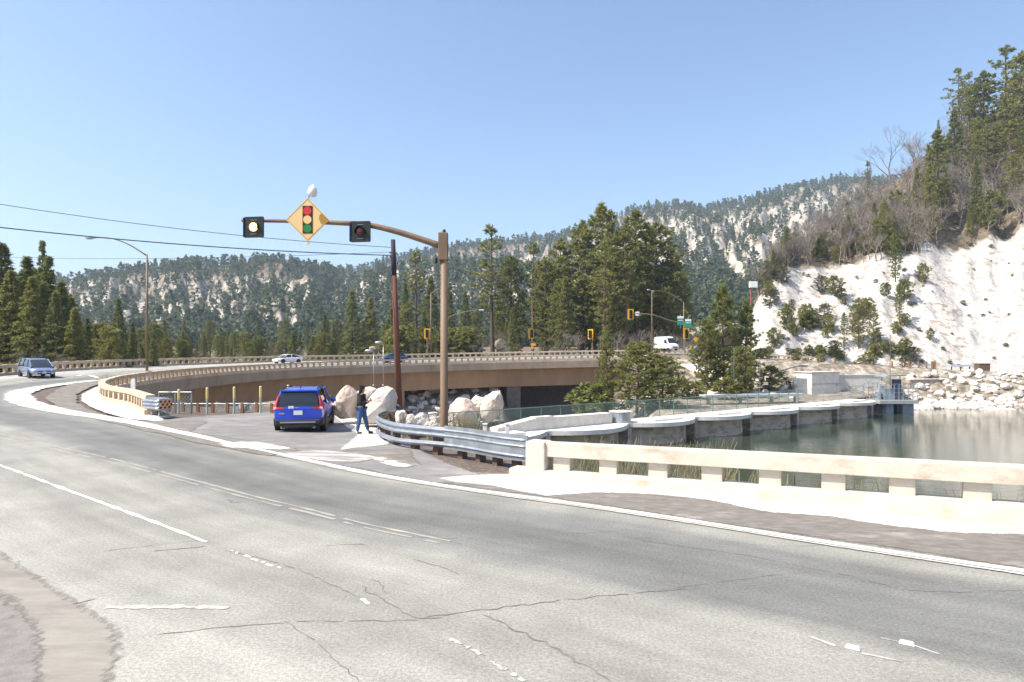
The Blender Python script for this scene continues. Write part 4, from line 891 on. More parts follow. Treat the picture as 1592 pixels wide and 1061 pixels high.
for px, py, lb in ((1058,500,'pale green and white guide sign, left one of the pair at the junction pole'),(1070,504,'dark green guide sign, right one of the pair at the junction pole')):
    g_ = thing('guide_sign', lb, 'road sign', (X(px,118.6),118.6,Z(py,118.6)))
    MB().box((0,0,-0.1),(1.25,0.05,1.2)).build('panel', guide_green, g_, bevel=0.02); MB().box((0,-0.0,0.75 if px < 1065 else 0.68),(1.1,0.05,0.42)).build('header', white_paint, g_, bevel=0.02)
    MB().box((0,0.06,0),(0.1,0.06,2.6)).build('bracket', silver_trim, g_); MB().box((0,-0.035,0.2),(0.95,0.01,0.10)).build('lettering_band', white_paint, g_)
wsn = thing('warning_sign', 'orange yellow warning signs with barricades at the foot of the climbing side road', 'road sign', (X(1083,117),117,Z(545,117)))
MB().prism([(-0.65,2.0),(0,1.35),(0.65,2.0),(0,2.65)], -0.02, 0.02).build('panel', sign_orange, wsn); MB().box((0,0.05,1.0),(0.08,0.06,2.1)).build('post', silver_trim, wsn)
for k, xx in enumerate((-1.1, 0.9)): MB().box((xx,-0.3,0.7),(0.9,0.05,0.35)).build('barricade_board', sign_orange, wsn); 

# ============================================================ posts, fences in the pullout
def delineator(px, ybase, ytop, label, grey=True):
    q = P(px, ybase, -0.30); d = q[1]; h_ = (ybase-ytop)*d/F
    t = thing('marker_post', label, 'marker post', q, group='yellow topped marker posts before the bridge')
    MB().tube([(0,0,-0.2),(0,0,h_*0.62)], 0.055, 8).build('pole', pm('post_grey_green',(0.42,0.47,0.42),(0.36,0.4,0.36),6,0.6), t)
    MB().tube([(0,0,h_*0.62),(0,0,h_)], 0.062, 8).build('reflective_sleeve', pm('post_yellow',(0.75,0.62,0.22),(0.7,0.55,0.18),6,0.5), t)
    MB().lathe([(0.062,h_-0.005),(0.05,h_+0.03),(0.01,h_+0.045)], n=8).build('cap', white_paint, t)
for px, yb, yt, lb in ((278,646,607,'leftmost yellow topped marker post, beside the grey gate frame'),(322,645,604,'second yellow topped marker post from the gate frame'),(364,644,603,'third yellow topped marker post, in the middle of the brown fence'),(405,643,602,'fourth yellow topped marker post from the gate frame, left of the blue car'),(448,642,600,'yellow topped marker post rising behind the blue car')):
    delineator(px, yb, yt, lb)
def picket(px0, px1, yb, yt, z, nm, label, posts, pmat, rmat, rails=(1.0, 0.08), pw=0.10, group=None, meshy=None):
    a = Vector(P(px0, yb, z)); b_ = Vector(P(px1, yb, z)); h_ = (yb-yt)*a.y/F
    t = thing(nm, label, 'fence', tuple(a), group=group); D = b_-a
    for k in range(posts+1): MB().box(tuple(D*(k/posts)+Vector((0,0,h_/2-0.1))), (pw,pw,h_+0.2)).build('post', pmat, t)
    for r_ in rails: MB().tube([(0,-0.02,h_*r_-0.03), tuple(D+Vector((0,-0.02,h_*r_-0.03)))], 0.03, 6).build('rail', rmat, t)
    if meshy: fence_mesh(t, [(0,0,0), tuple(D)], 0.03, h_*0.97, meshy)
    return t
def chain_mat(name, c1, dens=0.35, sc=26.0):
    m = bpy.data.materials.new(name); N, L = nodes(m); b = N['Principled BSDF']; b.inputs['Base Color'].default_value = (*c1, 1); b.inputs['Roughness'].default_value = 0.5; b.inputs['Metallic'].default_value = 0.2
    uv = N.new('ShaderNodeUVMap'); sx = N.new('ShaderNodeSeparateXYZ'); L.new(uv.outputs[0], sx.inputs[0]); tot = None
    for sgn in (1, -1):
        a = N.new('ShaderNodeMath'); a.operation = 'MULTIPLY_ADD'; a.inputs[1].default_value = sgn; L.new(sx.outputs['Y'], a.inputs[0]); L.new(sx.outputs['X'], a.inputs[2])
        f_ = N.new('ShaderNodeMath'); f_.operation = 'MULTIPLY'; f_.inputs[1].default_value = sc/2; L.new(a.outputs[0], f_.inputs[0])
        fr = N.new('ShaderNodeMath'); fr.operation = 'FRACT'; L.new(f_.outputs[0], fr.inputs[0])
        lt = N.new('ShaderNodeMath'); lt.operation = 'LESS_THAN'; lt.inputs[1].default_value = dens; L.new(fr.outputs[0], lt.inputs[0])
        if tot is None: tot = lt
        else:
            mxx = N.new('ShaderNodeMath'); mxx.operation = 'MAXIMUM'; L.new(tot.outputs[0], mxx.inputs[0]); L.new(lt.outputs[0], mxx.inputs[1]); tot = mxx
    L.new(tot.outputs[0], b.inputs['Alpha']); return m
chain_green = chain_mat('green_chain_link', (0.15,0.24,0.21), 0.17, 11)
chain_grey = chain_mat('grey_chain_link', (0.30,0.32,0.31), 0.14, 12)
def fence_mesh(parent, path, z0, z1, mat):
    V = []; uv = []; s_ = 0
    for i, p in enumerate(path):
        if i: s_ += (Vector(p)-Vector(path[i-1])).length
        V += [(p[0],p[1],p[2]+z0),(p[0],p[1],p[2]+z1)]; uv += [(s_,z0),(s_,z1)]
    F_ = [[2*i,2*i+2,2*i+3,2*i+1] for i in range(len(path)-1)]
    o = np_mesh('wire_mesh', V, F_, mat, parent); me = o.data; ul = me.uv_layers.new(name='UVMap')
    for lp in me.loops: ul.data[lp.index].uv = uv[lp.vertex_index]
    return o
brown_p = pm('brown_fence_post', (0.28,0.15,0.08), (0.22,0.12,0.065), 5, 0.8)
picket(262, 560, 646, 627, -0.45, 'fence', 'low brown post and mesh fence along the back of the pullout', 13, brown_p, galv, meshy=chain_grey, pw=0.13)
t = picket(247, 298, 647, 609, -0.35, 'gate_frame', 'grey pipe gate frame beside the striped barrier end', 2, pm('frame_grey',(0.25,0.29,0.28),(0.2,0.24,0.23),5,0.6), galv, pw=0.06, rails=(1.0,), meshy=chain_grey); t['category'] = 'gate'
lb_ = thing('utility_box', 'small white round faced box by the brown fence', 'utility box', P(379,643,-0.45)); MB().box((0,0,0.35),(0.5,0.35,0.4)).build('case', galv, lb_, bevel=0.03); MB().lathe([(0.17,-0.2),(0.17,-0.215),(0.1,-0.23),(0.02,-0.235)], (0,0,0.36), axis='Y').build('dial', white_paint, lb_); MB().box((0,0,0.07),(0.12,0.12,0.3)).build('stand', galv, lb_)
q = P(203, 597)
wmk = thing('white_marker', 'white rounded delineator standing at the tight bend of the inner rail', 'marker post', (X(206,44),44,surf(X(206,44),44)-0.15))
MB().tube([(0,0,-0.2),(0.02,0,0.45)], 0.05, 8).build('stem', silver_trim, wmk); MB().prism(rounded_rect(0.30,0.85,0.14), -0.03, 0.03).build('blade', white_paint, wmk).location = (0.04,0,0.85)
# two white posts behind the guardrail
for px, lb in ((754,'left white post of the pair behind the guardrail'),(789,'right white post of the pair, beside the parapet end block')):
    d = 19.5; zt = Z(660,d); t = thing('white_post', lb, 'post', (X(px,d),d,hz(X(px,d),d)-0.1)); b0 = hz(X(px,d),d)-0.1
    MB().box((0,0,(zt-b0)/2),(0.12,0.12,zt-b0)).build('shaft', white_paint, t, bevel=0.01); MB().box((0,0,zt-b0+0.01),(0.15,0.15,0.04)).build('cap', white_paint, t)

# ============================================================ DAM
dm = thing('dam', 'old pale concrete multiple arch dam with a scalloped walkway reaching across the lake', 'dam', (0,0,0))
CR_Z = -3.68
dam_c = pm('dam_concrete', (0.54,0.48,0.40), (0.42,0.365,0.30), 0.7, 0.9, 0.02, 5, c3=(0.22,0.17,0.12), s3=0.7, lo3=0.48, hi3=0.68, stretch=(1,1,2.4))
dam_top = pm('dam_walkway_concrete', (0.74,0.71,0.66), (0.62,0.59,0.54), 1.0, 0.9, 0.01, 8)
for k in range(-2, 6):
    s0, s1 = k*9.8+0.35, (k+1)*9.8-0.35; arc = []; slab = []
    for j in range(17):
        f_ = j/16; s_ = s0+(s1-s0)*f_; b_ = 1.9*(1-(2*f_-1)**2)
        arc.append((s_, b_+0.3)); slab.append((s_ + 0*f_, b_))
    V = []; F_ = []; n = len(arc)
    for (s_, b_) in arc:
        for zz, ex in ((CR_Z-0.35, 0), (-9.5, 0.35)):
            a = dpt(s_, b_-1.2+ex); V.append((a[0], a[1], zz))
        for zz, ex in ((-9.5, -0.1), (CR_Z-0.35, -0.5)):
            a = dpt(s_, b_-1.2+ex-0.5); V.append((a[0], a[1], zz))
    for j in range(n-1):
        for m_ in range(4): F_.append([j*4+m_, (j+1)*4+m_, (j+1)*4+(m_+1)%4, j*4+(m_+1)%4])
    F_ += [[0,1,2,3],[(n-1)*4+i for i in (3,2,1,0)]]
    MB().add(V, F_).build('arch', dam_c, dm, smooth=False)
    V = []
    for (s_, b_) in slab: a = dpt(s_, b_*1.0+0.25); V.append((a[0], a[1]))
    V = [dpt(s0-0.36, 0.1)]+V+[dpt(s1+0.36, 0.1), dpt(s1+0.36,-2.6), dpt(s0-0.36,-2.6)]
    m_ = len(V); MB().add([(a, b_, CR_Z) for a, b_ in V]+[(a, b_, CR_Z-0.38) for a, b_ in V], [list(range(m_))]+[list(range(2*m_-1, m_-1, -1))]+[[i, i+m_, (i+1)%m_+m_, (i+1)%m_] for i in range(m_)]).build('walkway_slab', dam_top, dm)
    a = dpt((k+1)*9.8, -1.15); MB().box((a[0], a[1], -7.0), (0.5, 2.6, 6.3), rz=atan2(DAM_E[1], DAM_E[0])).build('buttress', dam_c, dm)
    # raised pad on each bay
    if k != 0:
        a = dpt((k+.5)*9.8, 0.0); MB().box((a[0], a[1], CR_Z+0.09), (4.2, 1.5, 0.2), rz=atan2(DAM_E[1], DAM_E[0])).build('coping', dam_top, dm, bevel=0.03)
pb = [dpt(-3.4,-1.0), dpt(9.5,-1.0)]
# parapet block with sloping ends and a steel drum
q0, q1 = dpt(-4.5,-1.3), dpt(8.6,-1.3); ang = atan2(DAM_E[1], DAM_E[0])
bp_ = thing('parapet_block', 'long white concrete block with sloping end on the near end of the dam walkway', 'concrete block', (q0[0], q0[1], CR_Z), rz=ang)
MB().prism([(0,0),(13,0),(13,0.95),(3.8,1.0),(0,0.45)], -0.5, 0.5).build('body', concrete_white, bp_); MB().prism([(4,1.0),(6,1.0),(6,1.08),(4,1.08)], -0.4, 0.4).build('lid', concrete_white, bp_)
a = dpt(9.8,-1.0); dr = thing('steel_drum', 'short galvanised drum at the end of the white concrete block', 'drum', (a[0], a[1], CR_Z+0.004))
MB().lathe([(1.0,0),(1.0,0.95),(0.96,0.97)], n=20).build('shell', galv, dr, smooth=False); MB().lathe([(1.04,0.97),(1.04,1.03)], n=20).build('lid', concrete_white, dr)
# green chain link fence along the downstream edge
fr = thing('chain_fence', 'long green chain link fence along the downstream edge of the dam', 'fence', (0,0,0))
fp = [dpt(s_, -2.45) for s_ in np.linspace(-21, 44, 30)]
me = None
for a in fp:
    if me is None: o = MB().tube([(0,0,0),(0,0,1.75)], 0.045, 6).build('post', mesh_green, fr); me = o.data
    else: o = obj('post', me, fr)
    o.location = (a[0], a[1], CR_Z)
MB().tube([(a[0], a[1], CR_Z+1.75) for a in (fp[0], fp[-1])], 0.04, 6).build('top_rail', mesh_green, fr)
fence_mesh(fr, [(a[0], a[1], CR_Z) for a in fp], 0.02, 1.74, chain_green)
for k in (3, 14): 
    a = Vector((*fp[k], CR_Z+1.7)); b_ = Vector((*fp[k+1], CR_Z+0.1)); MB().tube([a, b_], 0.035, 5).build('brace', mesh_green, fr)
fr2 = thing('chain_fence', 'pale chain link fence between the white gatehouse and the end of the dam', 'fence', (0,0,0))
fp2 = [dpt(s_, -1.6) for s_ in np.linspace(42, 60, 9)]
for a in fp2: MB().tube([(a[0], a[1], CR_Z),(a[0], a[1], CR_Z+1.9)], 0.035, 6).build('post', galv, fr2)
MB().tube([(a[0], a[1], CR_Z+1.9) for a in (fp2[0], fp2[-1])], 0.03, 6).build('top_rail', galv, fr2); fence_mesh(fr2, [(a[0], a[1], CR_Z) for a in fp2], 0.02, 1.88, chain_grey)
# pale walkway beams beyond, gatehouse
bx_ = thing('walkway_beam', 'flat pale blue grey walkway beam leading to the white gatehouse', 'walkway', (X(1150,84),84,Z(616,84)))
MB().box((2.2,1.5,0),(14.5,1.6,0.30),rz=R(12)).build('slab', pm('pale_blue_steel',(0.50,0.56,0.60),(0.42,0.48,0.52),3,0.6), bx_)
for dx in (-4,0.5,5,8.5): MB().box((dx,1.5+(dx-2)*0.2,-0.9),(0.3,0.5,1.6)).build('leg', dam_c, bx_)
gh = thing('gatehouse', 'small white boxy gatehouse with grey side wing at the far end of the dam', 'building', (X(1270,99.5),99.5,Z(616,99.5)), rz=R(20))
MB().box((0,0,1.95),(5.4,3.4,3.5)).build('wall', concrete_white, gh); MB().box((0,0,3.74),(5.7,3.7,0.12)).build('roof', concrete_pale, gh)
MB().box((0.0,-1.72,1.95),(5.4,0.04,0.05)).build('seam', concrete_dark, gh); MB().box((3.6,0.2,1.7),(1.6,2.6,3.2)).build('side_wing', galv, gh); MB().box((2.3,-1.73,1.75),(0.5,0.04,0.4)).build('vent', galv, gh)
MB().box((-3.1,0.3,1.4),(0.8,2.2,2.8)).build('stair_box', galv, gh)
wl = thing('retaining_wall', 'low white retaining wall right of the gatehouse', 'wall', (X(1330,101),101,Z(612,101)), rz=R(6)); MB().box((0.5,0,1.4),(7.0,0.5,2.9)).build('wall_face', concrete_white, wl); MB().box((0.5,0,2.9),(7.2,0.7,0.1)).build('coping', concrete_pale, wl)
# valve tower
TX, TY = X(1384,92), 92.0
tw = thing('valve_tower', 'blue grey steel valve tower with railings and machinery standing in the lake', 'tower', (TX, TY, 0))
bluegrey = pm('blue_grey_steel', (0.20,0.25,0.30), (0.28,0.33,0.37), 3, 0.6, c3=(0.14,0.16,0.20), s3=1.5)
MB().box((0,0,Z(624,92)),(5.4,4.4,0.45)).build('platform', pm('platform_concrete',(0.36,0.37,0.36),(0.28,0.29,0.29),2,0.8), tw)
for dx, dy, ww_ in ((-1.0,-1.2,1.0),(1.6,-1.2,1.5),(-1.0,1.2,0.9),(1.9,1.2,0.9)): MB().box((dx,dy,-7.0),(ww_,0.9,5.5)).build('leg', bluegrey, tw)
MB().box((0,1.9,-5.0),(5.2,0.3,1.2)).build('back_wall', concrete_white, tw)
zp = Z(624,92)+0.22
me = None
for k in range(9):
    for side_ in (-1, 1):
        x_ = -2.6+5.2*k/8
        if me is None: o = MB().tube([(0,0,0),(0,0,2.3)], 0.05, 5).build('railing_post', bluegrey, tw); me = o.data
        else: o = obj('railing_post', me, tw)
        o.location = (x_, side_*2.1, zp)
for zz in (0.6, 1.15, 1.7, 2.3):
    MB().tube([(-2.6,-2.1,zp+zz),(2.6,-2.1,zp+zz),(2.6,2.1,zp+zz),(-2.6,2.1,zp+zz),(-2.6,-2.1,zp+zz)], 0.03, 5).build('rail', bluegrey, tw)
MB().box((-0.4,0.2,zp+0.8),(1.4,1.2,1.5)).lathe([(0.5,0),(0.6,0.8),(0.3,1.5),(0.1,2.6)], (1.2,0.2,zp)).lathe([(0.4,0),(0.4,1.1),(0.15,1.5)], (-1.7,0,zp)).build('machinery', bluegrey, tw)
MB().box((0.9,0.0,zp+1.6),(0.9,0.8,2.6)).build('cabinet', pm('cabinet_navy',(0.09,0.12,0.18),(0.07,0.09,0.14),4,0.5), tw)
st = MB()
for k in range(9): st.box((-2.9-k*0.42,0.3,zp+1.9-k*0.24),(0.45,1.0,0.06))
st.build('stair', bluegrey, tw); MB().tube([(-2.7,-0.2,zp+2.9),(-6.5,-0.2,zp+0.7)], 0.05, 5).build('stair_rail', bluegrey, tw)
MB().prism([(-1.6,0),(-1.0,0.25),(1.2,0.3),(1.9,0.05),(1.2,0.12),(-1.0,0.1)], -1.4, 1.4).build('canopy', bluegrey, tw).location = (0.0,0,zp+3.3)
for dx in (-1.2,1.4): MB().tube([(dx,0,zp+1.5),(dx,0,zp+3.45)], 0.05, 6).build('canopy_post', bluegrey, tw)
MB().tube([(0.0,0,zp+2.0),(0.0,0,Z(521,92))], [0.05,0.03], 6).build('mast', rust_steel, tw)
# tall brown posts of the lakeshore road fence
ff = thing('road_fence', 'tall rusty post fence along the lakeshore road below the white slope', 'fence', (0,0,0))
for px in (1215,1240,1255,1272,1298,1327,1356,1387,1402,1413,1428,1440,1449,1453): 
    d = 111.0; zb = hz(X(px,d),d)-0.3; yt = 562 if px != 1298 else 556
    MB().tube([(X(px,d),d,zb),(X(px,d),d,Z(yt,d))], 0.18 if px in (1413,1449,1453,1298) else 0.13, 6).build('post', brown_p, ff)
for yy in (566, 580): MB().tube([(X(1215,111),111,Z(yy,111)),(X(1400,111),111,Z(yy,111))], 0.03, 5).build('rail', rust_steel, ff)
# lakeshore stone wall
sw = thing('stone_retaining_wall', 'long brown stone wall above the pale riprap shore', 'wall', (0,0,0))
pth = [(X(1412,107),107,Z(604,107)-0.6),(X(1450,107.5),107.5,Z(603,107.5)-0.6),(X(1592,110),110,Z(600,110)-0.4),(X(1800,113),113,Z(600,113)-0.4)]
MB().sweep(pth, [(-0.4,0),(0.4,0),(0.4,2.0),(-0.4,2.0)]).build('wall_face', stone_wall, sw); MB().sweep([(a, b_, c_+1.99) for a, b_, c_ in pth], [(-0.5,0),(0.5,0),(0.5,0.14),(-0.5,0.14)]).build('coping', concrete_pale, sw)
bn = thing('storage_bin', 'brown storage bin on the lakeshore road above the stone wall', 'bin', (X(1527,113),113,hz(X(1527,113),113)))
MB().box((0,0,0.75),(2.0,1.2,1.2)).build('body', pm('brown_bin',(0.17,0.10,0.08),(0.13,0.08,0.06),4,0.7), bn, bevel=0.08); MB().box((0,0,1.4),(2.1,1.3,0.12)).build('lid', pm('brown_bin',(0.17,0.10,0.08)), bn, bevel=0.03)
gn = thing('guard_beam', 'pale blue grey beam barrier left of the brown bin', 'barrier', (X(1494,113),113,hz(X(1494,113),113)))
MB().box((0,0,0.9),(3.6,0.12,0.35)).build('beam', pm('pale_blue_steel',(0.5,0.56,0.6)), gn)
for dx in (-1.6,0,1.6): MB().box((dx,0.1,0.4),(0.15,0.15,1.0)).build('post', wood_post, gn)
# ============================================================ VEHICLES
# local frame: x right, y forward (nose at +y), z up; origin on the ground at the centre
def section(hw, z0, z1, zb, n=7, tuck=0.86, crown=0.03):
    """half outline of a body cross section from sill to the deck centre"""
    pts = [(hw*tuck*0.92, z0), (hw*tuck, z0+0.03), (hw*0.97, z0+(zb-z0)*0.35), (hw, z0+(zb-z0)*0.62), (hw*0.985, zb-0.05), (hw*0.93, zb), (hw*0.80, zb+(z1-zb)*0.55), (hw*0.5, z1-crown*0.2), (0, z1)]
    return pts
def loft(mb, stations):
    """stations: list of (y, halfpoints); mirrored in x"""
    rings = []
    for y_, hp in stations:
        ring = [(p[0], y_, p[1]) for p in hp]+[(-p[0], y_, p[1]) for p in reversed(hp[:-1])]
        rings.append(ring)
    n = len(rings[0]); vs = [q for r_ in rings for q in r_]; fs = []
    for i in range(len(rings)-1):
        for k in range(n): fs.append([i*n+k, i*n+(k+1)%n, (i+1)*n+(k+1)%n, (i+1)*n+k])
    fs += [list(range(n)), [(len(rings)-1)*n+k for k in range(n)][::-1]]
    return mb.add(vs, fs)
def wheel(t, x, y, r_, w_=0.22):
    wo_ = MB().lathe([(r_*0.62,-w_/2),(r_*0.95,-w_/2),(r_,-w_*0.36),(r_,w_*0.36),(r_*0.95,w_/2),(r_*0.62,w_/2)], n=22, axis='X').build('wheel', tyre, t, smooth=False)
    wo_.location = (x, y, r_)
    MB().lathe([(r_*0.63,-w_*0.47),(r_*0.60,w_*0.3),(r_*0.15,w_*0.42),(0.01,w_*0.42)], n=10, axis='X').build('rim', rim, wo_) if x > 0 else MB().lathe([(r_*0.63,w_*0.47),(r_*0.60,-w_*0.3),(r_*0.15,-w_*0.42),(0.01,-w_*0.42)], n=10, axis='X').build('rim', rim, wo_)
    return wo_
def car(name, label, loc, rz, paint, L_, W_, lower, upper, wr, wheels, clad=None, cat='car'):
    """lower: (y, z0, deck z, shoulder z, hw); upper: (y, zroof, hw_base, hw_top, zbase)"""
    t = thing(name, label, cat, loc, rz)
    mb = MB(); loft(mb, [(y_, section(hw, z0, z1, zb)) for (y_, z0, z1, zb, hw) in lower])
    body = mb.build('body', paint, t, smooth=True); md = body.modifiers.new('es', 'EDGE_SPLIT'); md.split_angle = R(38)
    mb = MB(); loft(mb, [(y_, [(hb*0.98, zb-0.12), (hb, zb), ((hb+ht)/2+0.015, (zb+zr)/2), (ht, zr-0.05), (ht*0.86, zr-0.005), (0, zr)]) for (y_, zr, hb, ht, zb) in upper])
    gl = mb.build('windows', glass, t, smooth=True); md = gl.modifiers.new('es', 'EDGE_SPLIT'); md.split_angle = R(30)
    # roof skin over the glass house
    rs_ = [u for u in upper if u[1] > max(k[1] for k in upper)-0.16]
    vs = []; fs = []
    for (y_, zr, hb, ht, zb) in rs_:
        for f_ in (-1.015,-0.97,-0.86,0,0.86,0.97,1.015): vs.append((ht*f_, y_, zr+0.012-(0.055 if abs(f_) > 1 else 0.015 if abs(f_) > 0.9 else 0)))
    for i in range(len(rs_)-1):
        for k in range(6): fs.append([i*7+k, i*7+k+1, (i+1)*7+k+1, (i+1)*7+k])
    ro = MB().add(vs, fs).build('roof', paint, t, smooth=True); sd_ = ro.modifiers.new('so', 'SOLIDIFY'); sd_.thickness = 0.03; sd_.offset = -1
    for (x, y) in wheels:
        # dark wheel arch just proud of the body
        MB().lathe([(wr*1.16,-0.03),(wr*1.16,0.03),(wr*0.5,0.035)], (0,0,0), n=20, axis='X').build('wheel_arch', black_plastic, t).location = (x+(0.085 if x > 0 else -0.085), y, wr*1.05)
        wheel(t, x, y, wr)
    return t
def pillar(t, a, b_, w_, m_, nm='pillar'):
    return MB().tube([a, b_], w_, 6).build(nm, m_, t)
# ---- blue SUV, seen from behind
q = (X(466,23)-0.46, 23+2.2, 0)
suvz = surf(q[0], q[1])+0.015
BL = car('parked_suv', 'bright blue SUV seen from behind, stopped in the pullout', (q[0], q[1], suvz), R(10), paint_blue, 4.6, 1.86,
  [(-2.26,0.50,0.86,0.80,0.80),(-2.22,0.36,1.00,0.95,0.86),(-2.05,0.30,1.06,1.02,0.91),(-1.4,0.24,1.06,1.03,0.93),(0,0.22,1.04,1.01,0.93),(1.1,0.24,1.03,0.99,0.92),(1.9,0.28,0.95,0.88,0.88),(2.22,0.34,0.82,0.74,0.80),(2.30,0.42,0.68,0.62,0.70)],
  [(-2.16,1.08,0.80,0.74,1.02),(-1.94,1.55,0.80,0.66,1.02),(-1.70,1.63,0.81,0.64,1.03),(-0.8,1.67,0.82,0.64,1.03),(0.1,1.66,0.82,0.64,1.02),(0.6,1.58,0.81,0.63,1.02),(1.35,1.10,0.79,0.68,1.0)],
  0.355, [(-0.83,-1.35),(0.83,-1.35),(-0.83,1.36),(0.83,1.36)])
BL.scale = (0.95,0.95,0.95)
for s_ in (-1, 1):
    pillar(BL, (s_*0.80,-2.08,1.02), (s_*0.665,-1.84,1.60), 0.055, paint_blue, 'rear_pillar')
    MB().add([(s_*0.825,-1.60,1.03),(s_*0.82,-1.98,1.03),(s_*0.68,-1.86,1.58),(s_*0.66,-1.55,1.60)], [[0,1,2,3]]).build('quarter_panel', paint_blue, BL)
    pillar(BL, (s_*0.835,-0.35,1.03), (s_*0.675,-0.35,1.62), 0.03, black_plastic)
    pillar(BL, (s_*0.80,1.30,1.04), (s_*0.655,0.45,1.62), 0.035, paint_blue)
    # tail lamp: tall strip beside the glass and a foot running inward
    tl = MB().add([(s_*0.93,-2.02,0.90),(s_*0.90,-2.215,0.90),(s_*0.86,-2.225,0.905),(s_*0.50,-2.262,0.93),(s_*0.50,-2.262,0.975),(s_*0.79,-2.20,1.02),(s_*0.77,-2.10,1.22),(s_*0.72,-1.99,1.44),(s_*0.755,-1.93,1.44),(s_*0.84,-1.98,1.20),(s_*0.925,-1.98,1.06)],
        [[0,1,2,5,10],[2,3,4,5],[10,5,6,9],[9,6,7,8]]).build('tail_light', tail_red, BL)
    m_ = tl.modifiers.new('s', 'SOLIDIFY'); m_.thickness = 0.05; m_.offset = 0
    MB().box((s_*0.835,-2.215,0.965),(0.11,0.05,0.10)).build('reversing_lamp', tail_clear, tl)
    MB().box((s_*0.62,-2.285,0.465),(0.20,0.03,0.05)).build('reflector', tail_red, BL)
    MB().tube([(s_*0.58,-2.20,0.26),(s_*0.58,-2.32,0.26)], 0.055, 10).build('exhaust_tip', silver_trim, BL)
    MB().tube([(s_*0.63,-1.6,1.68),(s_*0.63,-1.5,1.715),(s_*0.63,0.1,1.725),(s_*0.62,0.25,1.67)], 0.02, 6).build('roof_rail', black_plastic, BL)
    mr_ = MB().box((s_*1.0,0.82,1.06),(0.20,0.12,0.15)).build('mirror', paint_blue, BL, bevel=0.03)
    MB().box((s_*0.905,-0.15,0.34),(0.05,3.1,0.20)).build('sill_cladding', black_plastic, BL)
rw = MB().prism([(-0.66,-0.24),(0.66,-0.24),(0.72,-0.20),(0.58,0.24),(-0.58,0.24),(-0.72,-0.20)], -0.012, 0.012).build('rear_window', glass, BL)
rw.rotation_euler = (R(-25),0,0); rw.location = (0,-2.045,1.34)
MB().prism([(-0.70,0),(0.70,0),(0.66,0.05),(-0.66,0.05)], -0.10, 0.16).build('spoiler', paint_blue, BL, bevel=0.015).location = (0,-1.93,1.585)
pl = MB().box((0,-2.285,0.80),(0.32,0.02,0.16)).build('number_plate', white_paint, BL)
MB().box((0,-2.25,0.78),(0.60,0.03,0.27)).build('plate_recess', paint_blue, BL, bevel=0.02)
MB().box((0,-2.27,0.93),(0.95,0.03,0.05)).build('tailgate_ridge', paint_blue, BL, bevel=0.015)
MB().lathe([(0.06,-2.30),(0.05,-2.31)], (-0.22,0,1.0), axis='Y').build('round_emblem', silver_trim, BL) if False else MB().box((-0.26,-2.225,0.995),(0.20,0.02,0.10)).build('emblem', tail_clear, BL, bevel=0.04)
MB().box((-0.05,-2.232,0.99),(0.18,0.012,0.03)).build('emblem_script', silver_trim, BL)
MB().box((-0.60,-2.265,0.77),(0.20,0.012,0.05)).build('badge', silver_trim, BL)
loft(MB(), [(-2.33,[(0.70,0.36),(0.74,0.38),(0.76,0.50),(0,0.50)]),(-2.22,[(0.86,0.30),(0.89,0.34),(0.89,0.56),(0,0.56)]),(-1.95,[(0.90,0.28),(0.935,0.34),(0.935,0.58),(0,0.58)])]).build('bumper', black_plastic, BL)
MB().box((0,-2.335,0.44),(1.30,0.03,0.05)).build('bumper_trim', silver_trim, BL, bevel=0.01)
MB().box((0,-2.27,0.30),(1.2,0.14,0.12)).build('skid_plate', black_plastic, BL, bevel=0.02)
MB().tube([(0,-2.09,1.16),(-0.30,-2.06,1.20)], 0.012, 5).build('wiper', black_plastic, BL)
MB().add([(0,-1.55,1.68),(0,-1.35,1.68),(0,-1.60,1.76)], [[0,1,2]]).build('antenna_fin', paint_blue, BL).modifiers.new('s','SOLIDIFY').thickness = 0.03
# ---- silver blue minivan coming towards the camera, front three quarter
d = 58.5; mx_, my_ = X(44,d), d; mz = surf(mx_, my_)
MV = car('minivan', 'silver blue minivan driving towards the camera on the left curve', (mx_, my_+1.0, mz+0.01), R(180+10+40), paint_silver, 5.0, 1.95,
  [(-2.45,0.42,0.98,0.92,0.84),(-2.3,0.32,1.06,1.0,0.93),(-1.2,0.26,1.08,1.03,0.97),(0.2,0.25,1.06,1.0,0.97),(1.2,0.26,1.03,0.96,0.96),(2.0,0.28,0.90,0.82,0.93),(2.35,0.30,0.78,0.70,0.86),(2.48,0.36,0.62,0.56,0.74)],
  [(-2.35,1.10,0.84,0.78,1.04),(-2.2,1.62,0.84,0.70,1.04),(-1.9,1.74,0.86,0.68,1.04),(-0.5,1.77,0.87,0.68,1.03),(0.5,1.72,0.87,0.67,1.02),(0.85,1.62,0.86,0.67,1.01),(1.85,1.02,0.82,0.74,0.92)],
  0.33, [(-0.86,-1.5),(0.86,-1.5),(-0.86,1.5),(0.86,1.5)])
